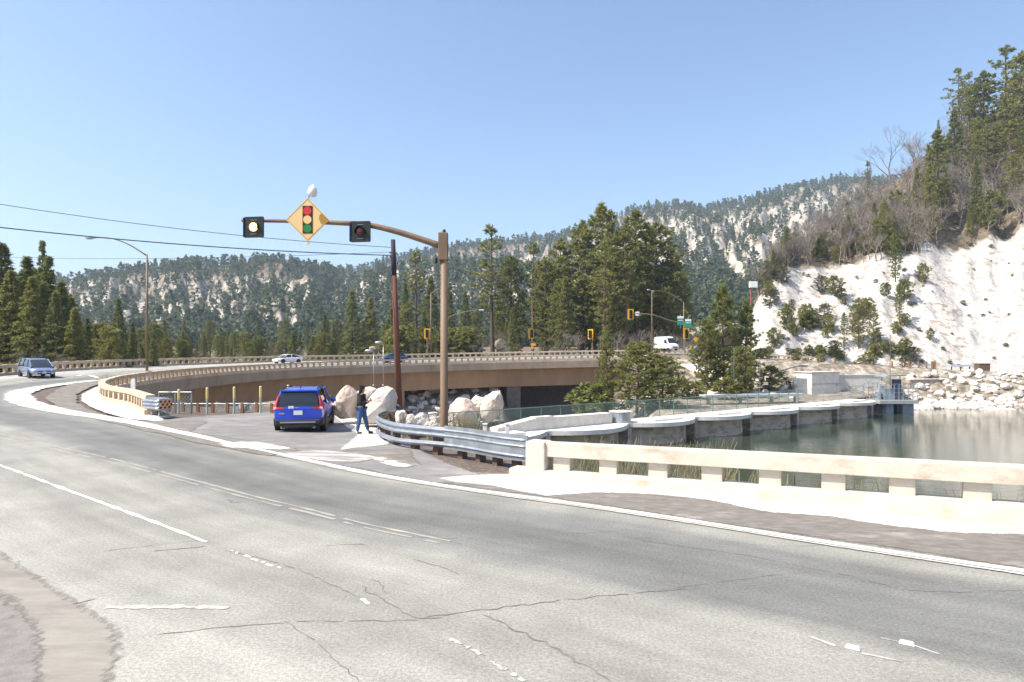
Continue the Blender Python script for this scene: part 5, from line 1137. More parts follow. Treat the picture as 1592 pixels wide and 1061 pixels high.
for s_ in (-1, 1):
    h_ = MB().add([(s_*0.90,2.05,0.78),(s_*0.80,2.36,0.70),(s_*0.52,2.455,0.66),(s_*0.56,2.43,0.76),(s_*0.84,2.20,0.86)], [[0,1,2,3,4]]).build('headlight', tail_clear, MV); h_.modifiers.new('s','SOLIDIFY').thickness = 0.06
    MB().box((s_*1.06,1.15,1.08),(0.22,0.14,0.17)).build('mirror', paint_silver, MV, bevel=0.03)
    pillar(MV, (s_*0.84,1.80,1.0), (s_*0.69,0.75,1.68), 0.045, paint_silver); pillar(MV, (s_*0.885,0.55,1.05), (s_*0.70,0.45,1.70), 0.04, paint_silver); pillar(MV, (s_*0.885,-0.7,1.05), (s_*0.70,-0.7,1.73), 0.035, black_plastic); pillar(MV, (s_*0.86,-2.3,1.05), (s_*0.72,-2.15,1.65), 0.07, paint_silver)
    MB().lathe([(0.07,2.40),(0.06,2.50)], (s_*0.62,0,0.42), axis='Y').build('fog_lamp', tail_clear, MV)
MB().box((0,2.46,0.60),(0.95,0.05,0.10)).build('grille', black_plastic, MV, bevel=0.02); MB().box((0,2.475,0.61),(0.26,0.04,0.12)).build('emblem', silver_trim, MV, bevel=0.03)
MB().box((0,2.46,0.38),(1.0,0.06,0.13)).build('air_intake', black_plastic, MV, bevel=0.02); MB().box((0,2.50,0.46),(0.34,0.02,0.10)).build('number_plate', white_paint, MV)
# ---- white sedan crossing the bridge, nose to the right... seen side on
q = OUT3[int(np.argmin(np.abs(CX+OUT3[:,0]/OUT3[:,1]*F-447)))]; qi = INNER3[int(np.argmin(np.abs(CX+INNER3[:,0]/INNER3[:,1]*F-447)+(INNER3[:,1]<60)*500))]
def on_bridge(px, f_):
    best = None
    for i in range(i0, i1):
        for o_ in (f_,):
            x, y = WC[i,0]+WN[i,0]*o_, WC[i,1]+WN[i,1]*o_; e = abs(CX+x/y*F-px)
            if y > 70 and (best is None or e < best[0]): best = (e, i, x, y)
    e, i, x, y = best; a = atan2(_t[i,1], _t[i,0]); return (x, y, surf(x, y)+0.01), a
loc, a = on_bridge(447, 7.0)
SD = car('sedan', 'white sedan crossing the bridge at the left', loc, a+R(90), paint_white, 4.7, 1.82,
  [(-2.3,0.40,0.92,0.86,0.74),(-2.2,0.30,1.0,0.93,0.84),(-1.5,0.22,1.02,0.95,0.91),(0,0.20,0.98,0.93,0.91),(1.0,0.22,0.94,0.88,0.90),(1.8,0.26,0.80,0.74,0.86),(2.2,0.28,0.68,0.62,0.76),(2.32,0.36,0.56,0.52,0.62)],
  [(-1.95,1.02,0.76,0.66,0.96),(-1.2,1.36,0.78,0.58,0.95),(-0.6,1.45,0.79,0.57,0.94),(0.2,1.44,0.79,0.57,0.93),(0.6,1.36,0.78,0.58,0.92),(1.35,0.96,0.76,0.66,0.88)],
  0.33, [(-0.80,-1.38),(0.80,-1.38),(-0.80,1.40),(0.80,1.40)])
for s_ in (-1, 1):
    MB().box((s_*0.62,2.18,0.64),(0.34,0.2,0.13)).build('headlight', tail_clear, SD, bevel=0.03); MB().box((s_*0.92,0.75,0.96),(0.18,0.14,0.13)).build('mirror', paint_white, SD, bevel=0.02)
    pillar(SD, (s_*0.80,-0.25,0.95), (s_*0.60,-0.3,1.42), 0.04, paint_white); pillar(SD, (s_*0.78,1.3,0.92), (s_*0.59,0.5,1.40), 0.04, paint_white); pillar(SD, (s_*0.78,-1.85,1.0), (s_*0.60,-1.1,1.38), 0.06, paint_white)
MB().box((0,2.27,0.5),(0.8,0.08,0.14)).build('grille', black_plastic, SD)
loc, a = on_bridge(612, 3.0)
DC = car('dark_car', 'dark blue car crossing the bridge, partly hidden by the wooden pole', loc, a+R(90), paint_navy, 4.6, 1.85,
  [(-2.26,0.40,0.96,0.90,0.80),(-2.15,0.32,1.04,0.99,0.90),(-1.4,0.24,1.06,1.0,0.93),(0,0.22,1.02,0.98,0.93),(1.1,0.24,1.0,0.95,0.92),(1.9,0.28,0.9,0.85,0.88),(2.22,0.34,0.78,0.70,0.78)],
  [(-2.0,1.12,0.80,0.72,1.0),(-1.5,1.55,0.80,0.64,1.0),(-0.8,1.62,0.82,0.62,1.0),(0.2,1.60,0.82,0.62,1.0),(0.6,1.50,0.81,0.62,1.0),(1.3,1.05,0.79,0.68,0.97)],
  0.35, [(-0.82,-1.35),(0.82,-1.35),(-0.82,1.36),(0.82,1.36)])
for s_ in (-1, 1): MB().box((s_*0.66,2.14,0.74),(0.32,0.16,0.12)).build('headlight', tail_clear, DC, bevel=0.03)
# ---- white van
def van(px, py, d, label):
    x = X(px, d); z = Z(py, d)
    V_ = thing('van', label, 'van', (x, d, z), rz=R(180+20))
    mb = MB(); loft(mb, [(-2.9,[(0.95,0.45),(0.98,0.6),(0.98,1.5),(0.90,2.55),(0.75,2.68),(0,2.70)]),(0.9,[(0.95,0.42),(0.99,0.6),(0.99,1.5),(0.92,2.55),(0.77,2.68),(0,2.72)]),(1.25,[(0.95,0.42),(0.99,0.6),(0.99,1.4),(0.88,2.35),(0.7,2.5),(0,2.55)]),(2.1,[(0.95,0.42),(0.99,0.6),(0.98,1.2),(0.90,1.30),(0.7,1.38),(0,1.42)]),(2.75,[(0.90,0.40),(0.95,0.55),(0.92,0.95),(0.84,1.05),(0.6,1.12),(0,1.14)]),(2.9,[(0.75,0.42),(0.80,0.5),(0.78,0.75),(0.7,0.82),(0.5,0.85),(0,0.86)])])
    b_ = mb.build('body', paint_white, V_, smooth=True); b_.modifiers.new('es','EDGE_SPLIT').split_angle = R(32)
    MB().add([(-0.72,1.30,2.36),(0.72,1.30,2.36),(0.85,2.06,1.42),(-0.85,2.06,1.42)], [[0,1,2,3]]).build('windscreen', glass, V_).modifiers.new('s','SOLIDIFY').thickness = 0.08
    for s_ in (-1, 1):
        MB().add([(s_*1.0,1.75,1.45),(s_*1.0,0.75,1.45),(s_*0.955,0.75,2.1),(s_*0.945,1.30,2.1)], [[0,1,2,3]]).build('side_window', glass, V_).modifiers.new('s','SOLIDIFY').thickness = 0.04
        MB().box((s_*0.68,2.80,0.92),(0.3,0.14,0.18)).build('headlight', tail_clear, V_, bevel=0.03); MB().box((s_*1.12,1.55,1.55),(0.2,0.15,0.32)).build('mirror', black_plastic, V_, bevel=0.02)
        for y in (-1.9, 1.95): wheel(V_, s_*0.86, y, 0.36)
    MB().box((0,2.90,0.66),(1.0,0.06,0.22)).build('grille', black_plastic, V_)
    return V_
van(1036, 545.5, 124, 'tall white van coming over the far end of the bridge')
loc = (X(1087,112), 112, surf(X(1087,112),116.5)-0.2)
DK = car('dark_car', 'small dark car nearly hidden at the junction, left of the pine by the slope', (X(1088,115),115,Z(553,115)), R(120), pm('dark_purple_paint',(0.05,0.035,0.07),(0.04,0.03,0.06),2,0.3,coat=0.5), 4.4, 1.8,
  [(-2.2,0.40,0.92,0.86,0.80),(-1.4,0.24,1.0,0.96,0.9),(0,0.22,0.98,0.94,0.9),(1.1,0.24,0.96,0.91,0.9),(1.9,0.28,0.86,0.80,0.86),(2.2,0.34,0.72,0.66,0.76)],
  [(-2.0,1.05,0.78,0.70,0.96),(-1.5,1.45,0.78,0.62,0.96),(-0.6,1.52,0.80,0.6,0.96),(0.4,1.48,0.80,0.6,0.95),(1.3,1.0,0.77,0.66,0.92)], 0.33, [(-0.8,-1.3),(0.8,-1.3),(-0.8,1.3),(0.8,1.3)])

# ============================================================ PERSON
def skin_body(name, joints, edges, mat, parent=None, sub=2):
    me = bpy.data.meshes.new(name); me.from_pydata([j[0] for j in joints], edges, []); me.materials.append(mat)
    o = obj(name, me, parent)
    md = o.modifiers.new('skin', 'SKIN'); me_s = me.skin_vertices[0] if me.skin_vertices else None
    if me_s is None:
        bpy.context.view_layer.objects.active = o
        bm = bmesh.new(); bm.from_mesh(me); bm.verts.layers.skin.verify(); bm.to_mesh(me); bm.free(); me_s = me.skin_vertices[0]
    for i, j in enumerate(joints):
        r_ = j[1] if isinstance(j[1], tuple) else (j[1], j[1]); me_s.data[i].radius = r_; me_s.data[i].use_root = (i == 0)
    md.use_smooth_shade = True; s_ = o.modifiers.new('sub', 'SUBSURF'); s_.levels = s_.render_levels = sub
    return o
skin = pm('skin', (0.45,0.27,0.19), (0.40,0.24,0.17), 20, 0.55)
jacket = pm('black_jacket', (0.025,0.025,0.032), (0.018,0.018,0.024), 9, 0.85, 0.01, 10); jeans = pm('blue_jeans', (0.055,0.12,0.26), (0.04,0.09,0.2), 9, 0.9, 0.004, 30)
hair_m = pm('dark_hair', (0.018,0.014,0.012), (0.03,0.022,0.018), 30, 0.6, 0.01, 40); shoe = pm('dark_shoes', (0.03,0.03,0.03), (0.05,0.05,0.05), 10, 0.7)
pz = surf(X(564,23.2), 23.2)+0.02
PE = thing('person', 'person in dark jacket and blue jeans standing on the path, both hands holding a phone', 'person', (X(562,23.2), 23.2, pz), rz=0)
# faces +x (to the right), legs a stride apart
J = [((0,0,0.95),(0.125,0.145)), ((0.0,0,1.08),(0.125,0.16)), ((0.0,0,1.24),(0.13,0.185)), ((0.0,0,1.36),(0.10,0.17)), ((0.02,0,1.43),(0.055,0.055)), ((0.05,0,1.52),(0.06,0.055)), ((0.055,0,1.60),(0.10,0.082)), ((0.05,0,1.67),(0.07,0.06)),
     ((-0.02,-0.10,0.86),(0.10,0.095)), ((-0.06,-0.10,0.48),(0.068,0.066)), ((-0.13,-0.10,0.09),(0.042,0.042)), ((-0.03,-0.11,0.035),(0.035,0.04)), ((0.06,-0.11,0.03),(0.028,0.038)),
     ((0.03,0.10,0.86),(0.10,0.095)), ((0.12,0.10,0.50),(0.068,0.066)), ((0.22,0.10,0.10),(0.042,0.042)), ((0.32,0.11,0.035),(0.035,0.04)), ((0.41,0.11,0.03),(0.028,0.038)),
     ((0.0,-0.20,1.37),(0.066,0.066)), ((0.03,-0.25,1.10),(0.055,0.055)), ((0.24,-0.17,1.16),(0.042,0.042)), ((0.33,-0.10,1.20),(0.028,0.022)),
     ((0.0,0.20,1.37),(0.066,0.066)), ((0.03,0.25,1.10),(0.055,0.055)), ((0.24,0.12,1.16),(0.042,0.042)), ((0.33,0.02,1.20),(0.028,0.022))]
E = [(0,1),(1,2),(2,3),(3,4),(4,5),(5,6),(6,7),(0,8),(8,9),(9,10),(10,11),(11,12),(0,13),(13,14),(14,15),(15,16),(16,17),(3,18),(18,19),(19,20),(20,21),(3,22),(22,23),(23,24),(24,25)]
skin_body('body', J, E, skin, PE)
def sub_part(nm, ids, mat, grow, extra=()):
    m_ = {k: i for i, k in enumerate(ids)}; jj = []
    for k in ids:
        r_ = J[k][1]; jj.append((J[k][0], (r_[0]+grow, r_[1]+grow)))
    ee = [(m_[a], m_[b_]) for a, b_ in E if a in m_ and b_ in m_]
    for k, p_, r_ in extra:
        jj.append((p_, r_)); ee.append((m_[k], len(jj)-1))
    return skin_body(nm, jj, ee, mat, PE)
sub_part('jacket', [2,1,0,3,18,19,20,22,23,24], jacket, 0.03, extra=[(0, (0,0,0.84), (0.15,0.17))])
sub_part('trousers', [0,8,9,10,13,14,15], jeans, 0.018)
for s_ in ((10,11,12),(15,16,17)): 
    jj = [(tuple(Vector(J[k][0])+Vector((0,0,0.005 if k not in (10,15) else -0.05))), (J[k][1][0]+0.01, J[k][1][1]+0.01)) for k in s_]; skin_body('shoe', jj, [(0,1),(1,2)], shoe, PE)
skin_body('hair', [((0.02,0,1.62),(0.105,0.098)),((0.04,0,1.69),(0.075,0.075)),((-0.03,0,1.50),(0.065,0.075)),((-0.05,0,1.38),(0.045,0.075))], [(1,0),(0,2),(2,3)], hair_m, PE)
fm = MB(); fm.tube([(0.148,0,1.59),(0.172,0,1.565),(0.150,0,1.555)], [0.010,0.014,0.010], 6)
fm.build('nose', skin, PE, smooth=True)
for s_ in (-1,1):
    MB().lathe([(0.001,-0.012),(0.009,-0.008),(0.012,0),(0.009,0.008),(0.001,0.012)], (0.135,s_*0.035,1.605), n=8).build('eye', white_paint, PE, smooth=True)
    MB().lathe([(0.001,-0.008),(0.006,-0.005),(0.008,0),(0.006,0.005),(0.001,0.008)], (0.142,s_*0.036,1.605), n=8).build('iris', hair_m, PE, smooth=True)
    for k in range(4): MB().tube([(0.335,s_*0.055-0.04,1.195+0.014*k),(0.37,s_*0.03-0.04,1.20+0.014*k),(0.375,s_*0.005-0.04,1.20+0.013*k)], [0.009,0.008,0.007], 6).build('finger', skin, PE, smooth=True)
    MB().tube([(0.32,s_*0.05-0.04,1.225),(0.335,s_*0.03-0.04,1.255),(0.345,s_*0.01-0.04,1.265)], [0.010,0.009,0.008], 6).build('thumb', skin, PE, smooth=True)
MB().box((0.128,0,1.545),(0.012,0.045,0.009)).build('mouth', pm('lips',(0.35,0.13,0.11)), PE)
phn = thing('phone', 'dark phone held in the hands of the standing person', 'phone', tuple(Vector(PE.location)+Vector((0.355,-0.04,1.225)))); phn.rotation_euler = (0,R(-20),0)
MB().box((0,0,0.02),(0.01,0.075,0.15)).build('case', black_plastic, phn, bevel=0.004); MB().box((-0.0065,0,0.02),(0.002,0.068,0.14)).build('screen', glass, phn)

# ============================================================ BOULDERS
def rock_mesh(seed, sub=3, facet=9, rough=0.12):
    rs = np.random.RandomState(seed); bm = bmesh.new(); bmesh.ops.create_icosphere(bm, subdivisions=sub, radius=1.0)
    pl_ = rs.normal(size=(facet,3)); pl_ /= np.linalg.norm(pl_,axis=1)[:,None]; dd = rs.uniform(0.55,0.9,facet)
    for v in bm.verts:
        p = np.array(v.co); s_ = 1.0
        for n_, d_ in zip(pl_, dd):
            k = p@n_
            if k > d_: s_ = min(s_, d_/k)
        s_ *= 1+rough*(float(fbm(np.array([p[0]*1.7+seed+p[2]]), np.array([p[1]*1.7+p[2]*1.3]), 4)[0])-0.5)*2
        v.co = Vector(p*s_)
    me = bpy.data.meshes.new('boulder'); bm.to_mesh(me); bm.free()
    return me
RK = [rock_mesh(k, 3) for k in range(8)]; RK_BIG = [rock_mesh(20+k, 4, 8, 0.16) for k in range(5)]
def put_rock(me, mat, px, ybase, wpx, hpx, d, label, rot=(0,0,0), group=None, z=None, dep=None, name='boulder'):
    zz = Z(ybase, d) if z is None else z
    m2 = me.copy(); m2.materials.append(mat); o = obj(name, m2); w_ = wpx*d/F/2; h_ = hpx*d/F/2
    o.location = (X(px,d), d, zz+h_*0.82); o.scale = (w_*1.12, dep or w_*0.9, h_*1.12); o.rotation_euler = rot; tag(o, label, 'boulder', group); return o
# three big ones behind the person: custom outlines given thickness
def slab_rock(name, outline, d, dep, mat, label, seed):
    pts = [(X(a,d), Z(b_,d)) for a, b_ in outline]; cx_ = sum(p[0] for p in pts)/len(pts); cz_ = min(p[1] for p in pts)
    bm = bmesh.new(); fine = []
    n = len(pts)
    for i in range(n):
        a = Vector(pts[i]); b_ = Vector(pts[(i+1)%n]); k = max(1, int((b_-a).length/0.18))
        for j in range(k): fine.append(a.lerp(b_, j/k))
    rings = []; mcx = Vector((cx_, sum(p[1] for p in pts)/n))
    for li, (f_, sc_) in enumerate([(-0.5,0.55),(-0.42,0.82),(-0.25,0.97),(0,1.0),(0.3,0.93),(0.5,0.6)]):
        ring = []
        for p in fine:
            q_ = mcx+(p-mcx)*sc_; nz = float(fbm(np.array([q_.x*1.1+seed+li*0.3]), np.array([q_.y*1.1+li*0.7]), 4)[0])-0.5
            ring.append(bm.verts.new((q_.x-cx_+nz*0.10, f_*dep+nz*0.22, q_.y-cz_+nz*0.08)))
        rings.append(ring)
    m_ = len(fine)
    for i in range(len(rings)-1):
        for k in range(m_): bm.faces.new([rings[i][k], rings[i][(k+1)%m_], rings[i+1][(k+1)%m_], rings[i+1][k]])
    for r_, sgn in ((rings[0],1),(rings[-1],-1)):
        y_ = r_[0].co.y; cc = bm.verts.new((mcx.x-cx_, y_-0.1*dep*sgn, mcx.y-cz_))
        for k in range(m_): bm.faces.new([r_[k], r_[(k+1)%m_], cc])
    bmesh.ops.recalc_face_normals(bm, faces=bm.faces)
    me = bpy.data.meshes.new(name); bm.to_mesh(me); bm.free(); me.materials.append(mat); o = obj(name, me); o.location = (cx_, d, cz_-0.1); tag(o, label, 'boulder'); return o
slab_rock('boulder', [(519,640),(522,618),(532,602),(540,595),(548,600),(556,608),(552,625),(549,646),(533,648)], 27.6, 1.3, granite_pink, 'pointed pinkish boulder left of the standing person', 1.3)
slab_rock('boulder', [(549,646),(550,620),(556,606),(565,599),(577,597),(586,601),(590,612),(584,648),(566,650)], 28.9, 1.3, granite, 'rounded pale boulder behind the head of the standing person', 4.1)
slab_rock('boulder', [(562,653),(567,634),(577,613),(589,600),(602,597),(612,601),(616,615),(613,632),(622,652),(600,657)], 26.4, 1.5, snow_rock, 'tallest white boulder, right of the standing person', 7.7)
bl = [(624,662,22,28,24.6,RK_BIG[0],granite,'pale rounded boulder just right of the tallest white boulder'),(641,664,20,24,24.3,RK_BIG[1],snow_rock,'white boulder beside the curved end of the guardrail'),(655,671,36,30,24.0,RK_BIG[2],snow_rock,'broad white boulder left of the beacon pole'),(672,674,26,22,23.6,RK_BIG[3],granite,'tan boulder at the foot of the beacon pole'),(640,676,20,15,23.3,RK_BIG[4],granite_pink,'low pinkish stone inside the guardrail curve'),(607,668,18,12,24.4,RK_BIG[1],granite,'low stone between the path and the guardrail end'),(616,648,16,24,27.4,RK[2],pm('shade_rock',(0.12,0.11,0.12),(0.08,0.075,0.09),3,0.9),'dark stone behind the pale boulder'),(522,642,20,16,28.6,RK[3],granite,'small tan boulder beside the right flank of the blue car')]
for a, b_, w_, h_, d_, me, mt, lb in bl: put_rock(me, mt, a, b_, w_, h_, d_, lb, rot=(0.1,0.15,a*0.3))
put_rock(RK_BIG[2], granite_pink, 722, 655, 48, 36, 98, 'large pink boulder under the bridge left of the dark opening', rot=(0,0.3,0.6))
put_rock(RK_BIG[4], granite, 764, 655, 44, 52, 99, 'tall pale boulder against the dark bridge opening', rot=(0.2,-0.4,1.6))
put_rock(RK_BIG[0], granite, 745, 640, 30, 28, 103, 'grey boulder under the bridge behind the beacon pole', rot=(0.2,0.1,0.9))
rs = random.Random(5)
for k in range(80):
    px = rs.uniform(640,775); d = rs.uniform(99,113); x = X(px,d); s_ = rs.uniform(0.3,0.95)
    m2 = RK[k%8]; o = obj('boulder', m2 if len(m2.materials) else m2); 
    if not len(m2.materials): m2.materials.append(riprap_m)
    o.location = (x, d, hz(x,d)+s_*0.3); o.scale = (s_*1.3,s_,s_*0.8); o.rotation_euler = (rs.uniform(-.4,.4),rs.uniform(-.4,.4),rs.uniform(0,6)); tag(o, ('larger' if s_ > 0.6 else 'small')+' grey tan rock on the bank under the bridge, '+('left of the beacon pole' if px < 688 else 'right of the beacon pole' if px < 740 else 'beside the dark opening'), 'rock', 'rocks in the bank under the bridge')
for k in range(285):
    px = rs.uniform(1408,1640); d = rs.uniform(97.5,109.5)-(0.5 if k%3==0 else 0); x = X(px,d); s_ = rs.uniform(0.25,0.72)*(1.3 if d < 101 else 1)
    o = obj('riprap_stone', RK[k%8]); o.location = (x, d, hz(x,d)+s_*0.25); o.scale = (s_*1.35,s_,s_*0.8); o.rotation_euler = (rs.uniform(-.5,.5),rs.uniform(-.5,.5),rs.uniform(0,6)); tag(o, ('larger' if s_ > 0.55 else 'smaller')+' pale stone in the shore bank, '+('at the waterline' if d < 100 else 'midway up' if d < 105 else 'below the stone wall')+(' by the valve tower' if px < 1460 else ' left of the brown bin' if px < 1527 else ' at the right edge'), 'stone', 'riprap stones along the far shore')
for k in range(40):
    px = rs.uniform(1000,1250); d = rs.uniform(90,106); x = X(px,d); s_ = rs.uniform(0.3,0.9)
    o = obj('boulder', RK[k%8]); o.location = (x, d, hz(x,d)+s_*0.25); o.scale = (s_*1.35,s_,s_*0.8); o.rotation_euler = (rs.uniform(-.5,.5),rs.uniform(-.5,.5),rs.uniform(0,6)); tag(o, 'pale rock on the bank between the pines and the dam', 'rock', 'rocks on the bank below the junction')
# ============================================================ TREES
def tufts(centres, K, ln, wd, rs, flat=0.6, dirs=None, dw=0.0):
    """K slim triangles around each centre; returns V, F, tint"""
    n = len(centres); C = np.repeat(centres, K, 0); m_ = n*K
    d = rs.normal(size=(m_,3)); d[:,2] *= flat
    if dirs is not None: d += np.repeat(dirs, K, 0)*dw
    d /= np.linalg.norm(d, axis=1)[:,None]
    s_ = np.cross(d, rs.normal(size=(m_,3))); s_ /= np.linalg.norm(s_, axis=1)[:,None]+1e-9
    l_ = ln*rs.uniform(0.6,1.3,m_)[:,None]; w_ = wd*rs.uniform(0.6,1.3,m_)[:,None]
    a = C-d*l_*0.15+s_*w_*0.5; b_ = C-d*l_*0.15-s_*w_*0.5; c_ = C+d*l_; 
    e_ = C+d*l_*0.75+s_*w_*0.45
    V = np.empty((m_*4,3)); V[0::4]=a; V[1::4]=b_; V[2::4]=c_; V[3::4]=e_
    F_ = np.arange(m_*4).reshape(-1,4)
    t = np.repeat(np.repeat(rs.uniform(0,1,n), K)*0.7+rs.uniform(0,0.3,m_), 4)
    return V, F_, t
def conifer_proto(name, seed, H_, R0, kind, cb=0.12, nb=80, tpb=7, K=12, ln=0.55, wd=0.20, mat=leaf_pine):
    rs = np.random.RandomState(seed); wood = MB(); 
    bend = rs.uniform(-0.4,0.4,2)
    tp = lambda f_: Vector((bend[0]*sin(f_*2.2), bend[1]*sin(f_*1.7), H_*f_))
    wood.tube([tp(f_) for f_ in (0,0.15,0.35,0.55,0.75,0.9,1.0)], [H_*0.017*(1-0.93*f_)+0.02 for f_ in (0,0.15,0.35,0.55,0.75,0.9,1.0)], 8)
    cen = []; dr = []
    skipz = rs.uniform(cb, 0.9, 3); ga = 0
    for k in range(nb):
        f_ = cb+(0.985-cb)*(k/nb)**0.9+rs.uniform(-.01,.01); g_ = (f_-cb)/(1-cb)
        if kind == 'fir': L_ = R0*(1-g_)**0.85*rs.uniform(0.72,1.12)+0.12
        elif kind == 'pine': L_ = R0*(sin(pi*min(1,0.22+g_*0.80))**0.7)*rs.uniform(0.55,1.2)
        elif kind == 'open': L_ = R0*(sin(pi*min(1,0.15+g_*0.85))**0.6)*rs.uniform(0.4,1.25)
        else: L_ = R0*sqrt(max(0.03,1-(2*g_-0.9)**2*0.9))*rs.uniform(0.6,1.1)
        if kind in ('open','pine') and min(abs(f_-z_) for z_ in skipz) < (0.035 if kind == 'open' else 0.018): continue
        ga += 2.4+rs.uniform(-.5,.5); up = (0.10+0.45*g_) if kind != 'fir' else (-0.18+0.5*g_)
        d = Vector((cos(ga), sin(ga), up+rs.uniform(-.12,.12))).normalized(); p0 = tp(f_)
        droop = 0.18 if kind == 'fir' else 0.05
        pt = lambda q: p0+d*L_*q+Vector((0,0,-droop*L_*q*q))
        if kind != 'fir' or k % 2 == 0: wood.tube([pt(0),pt(0.5),pt(0.95)], [0.03+L_*0.012,0.02+L_*0.006,0.012], 4, cap=False)
        nt_ = max(2, int(tpb*(0.4+0.6*L_/R0)))
        for j in range(nt_):
            q = rs.uniform(0.22,1.0)**0.7; side = rs.uniform(-1,1)*L_*0.34*(1.1-q*0.5)
            c_ = pt(q)+Vector((-d.y,d.x,0))*side+Vector((0,0,rs.uniform(-.1,.22)*(1 if kind=='fir' else 1.6)))
            cen.append(c_); dr.append(d)
    for k in range(10):
        cen.append(tp(0.90+0.10*k/10)+Vector(rs.normal(size=3)*0.12)); dr.append(Vector((0,0,1)))
    V, F_, t = tufts(np.array(cen), K, ln, wd, rs, 0.7, np.array(dr), 0.6)
    return wood, V, F_, t, mat, H_
PROT = {}
def make_proto(key, *a, **k):
    wood, V, F_, t, mat, H_ = conifer_proto(key, *a, **k)
    me_c = bpy.data.meshes.new(key+'_crown'); me_c.vertices.add(len(V)); me_c.vertices.foreach_set('co', V.astype(np.float32).ravel())
    m_ = len(F_); me_c.loops.add(m_*4); me_c.loops.foreach_set('vertex_index', F_.astype(np.int32).ravel()); me_c.polygons.add(m_); me_c.polygons.foreach_set('loop_start', np.arange(0,m_*4,4,dtype=np.int32)); me_c.update(calc_edges=True)
    at = me_c.attributes.new('tint','FLOAT','POINT'); at.data.foreach_set('value', t.astype(np.float32)); me_c.materials.append(mat)
    me_t = bpy.data.meshes.new(key+'_trunk'); me_t.from_pydata([tuple(v) for v in wood.v], [], wood.f); me_t.materials.append(bark)
    PROT[key] = (me_t, me_c, H_)
make_proto('pine_a', 1, 24, 4.6, 'pine', nb=95, tpb=9, K=15)
make_proto('pine_b', 2, 24, 4.0, 'pine', cb=0.2, nb=85, tpb=9, K=15)
make_proto('pine_c', 3, 22, 5.2, 'round', cb=0.10, nb=95, tpb=10, K=15)
make_proto('open_a', 4, 25, 4.4, 'open', cb=0.34, nb=62, tpb=8, K=14)
make_proto('open_b', 5, 25, 3.6, 'open', cb=0.22, nb=70, tpb=7, K=13)
make_proto('fir_a', 6, 22, 3.9, 'fir', cb=0.04, nb=130, tpb=8, K=13, mat=leaf_fir)
make_proto('fir_b', 7, 22, 3.0, 'fir', cb=0.05, nb=120, tpb=7, K=12, mat=leaf_fir)
make_proto('fir_c', 8, 22, 4.8, 'fir', cb=0.02, nb=140, tpb=9, K=13, mat=leaf_pine)
make_proto('near_pine', 9, 11, 3.9, 'round', cb=0.06, nb=105, tpb=13, K=22, ln=0.34, wd=0.10, mat=leaf_pine)
make_proto('near_pine2', 10, 13, 3.0, 'pine', cb=0.05, nb=105, tpb=12, K=20, ln=0.36, wd=0.11, mat=leaf_pine)
make_proto('shrub', 11, 4, 1.7, 'round', cb=0.05, nb=40, tpb=7, K=14, ln=0.30, wd=0.11, mat=leaf_pine)
make_proto('dry_shrub', 12, 4, 1.9, 'round', cb=0.02, nb=40, tpb=6, K=12, ln=0.34, wd=0.09, mat=shrub_m)
def tree(key, x, y, top_z=None, h_=None, wide=1.0, name='pine_tree', label='', group=None, base=None):
    zb = (hz(x, y) if base is None else base)-0.3; me_t, me_c, H_ = PROT[key]
    if h_ is None: h_ = top_z-zb
    s_ = h_/H_; cat = {'pine_tree':'pine tree','fir_tree':'fir tree','shrub':'shrub','bare_tree':'bare tree'}[name]
    t = thing(name, label, cat, (x, y, zb), random.uniform(0, 6.28), group); t.scale = (s_*wide, s_*wide, s_)
    obj('trunk', me_t, t); obj('crown', me_c, t); return t
def tpx(key, px, ytop, d, label, wide=1.0, name=None, group=None, base=None):
    name = name or ('fir_tree' if key.startswith('fir') else 'pine_tree')
    return tree(key, X(px,d), d, top_z=Z(ytop,d), wide=wide, name=name, label=label, group=group, base=base)
# ---- bare trees
def bare_proto(seed, H_, spread=1.0, dens=1.0):
    rs = random.Random(seed); mb = MB()
    def grow(p, d, L_, r_, lev):
        q = p+d*L_*0.55+Vector((rs.uniform(-1,1),rs.uniform(-1,1),0))*L_*0.05; e = q+(d+Vector((rs.uniform(-1,1),rs.uniform(-1,1),rs.uniform(-.2,.5)))*0.22).normalized()*L_*0.45
        mb.tube([p,q,e], [r_,r_*0.8,r_*0.6], 5 if lev < 2 else 3, cap=False)
        if lev >= 6: return
        for k in range(rs.choice((2,3,3)) if lev < 4 else 3):
            dd = (d+Vector((rs.uniform(-1,1),rs.uniform(-1,1),rs.uniform(-.25,.7)))*(0.75*spread)).normalized()
            grow(e if k < 2 else q, dd, L_*rs.uniform(0.58,0.82), r_*0.58, lev+1)
    grow(Vector((0,0,0)), Vector((rs.uniform(-.1,.1),rs.uniform(-.1,.1),1)).normalized(), H_*0.30, H_*0.016, 0)
    me = bpy.data.meshes.new('bare'); me.from_pydata([tuple(v) for v in mb.v], [], mb.f); me.materials.append(bare_bark)
    zs = max(v[2] for v in mb.v); return me, zs
BARE = [bare_proto(30+k, 9, 1.0) for k in range(6)]
def bare(x, y, h_, label, group, wide=1.0, me=None):
    m_, H_ = me or random.choice(BARE); o = obj('bare_tree', m_); o.location = (x, y, hz(x,y)-0.2); s_ = h_/H_; o.scale = (s_*wide,s_*wide,s_); o.rotation_euler = (0,0,random.uniform(0,6.28)); tag(o, label, 'bare tree', group); return o

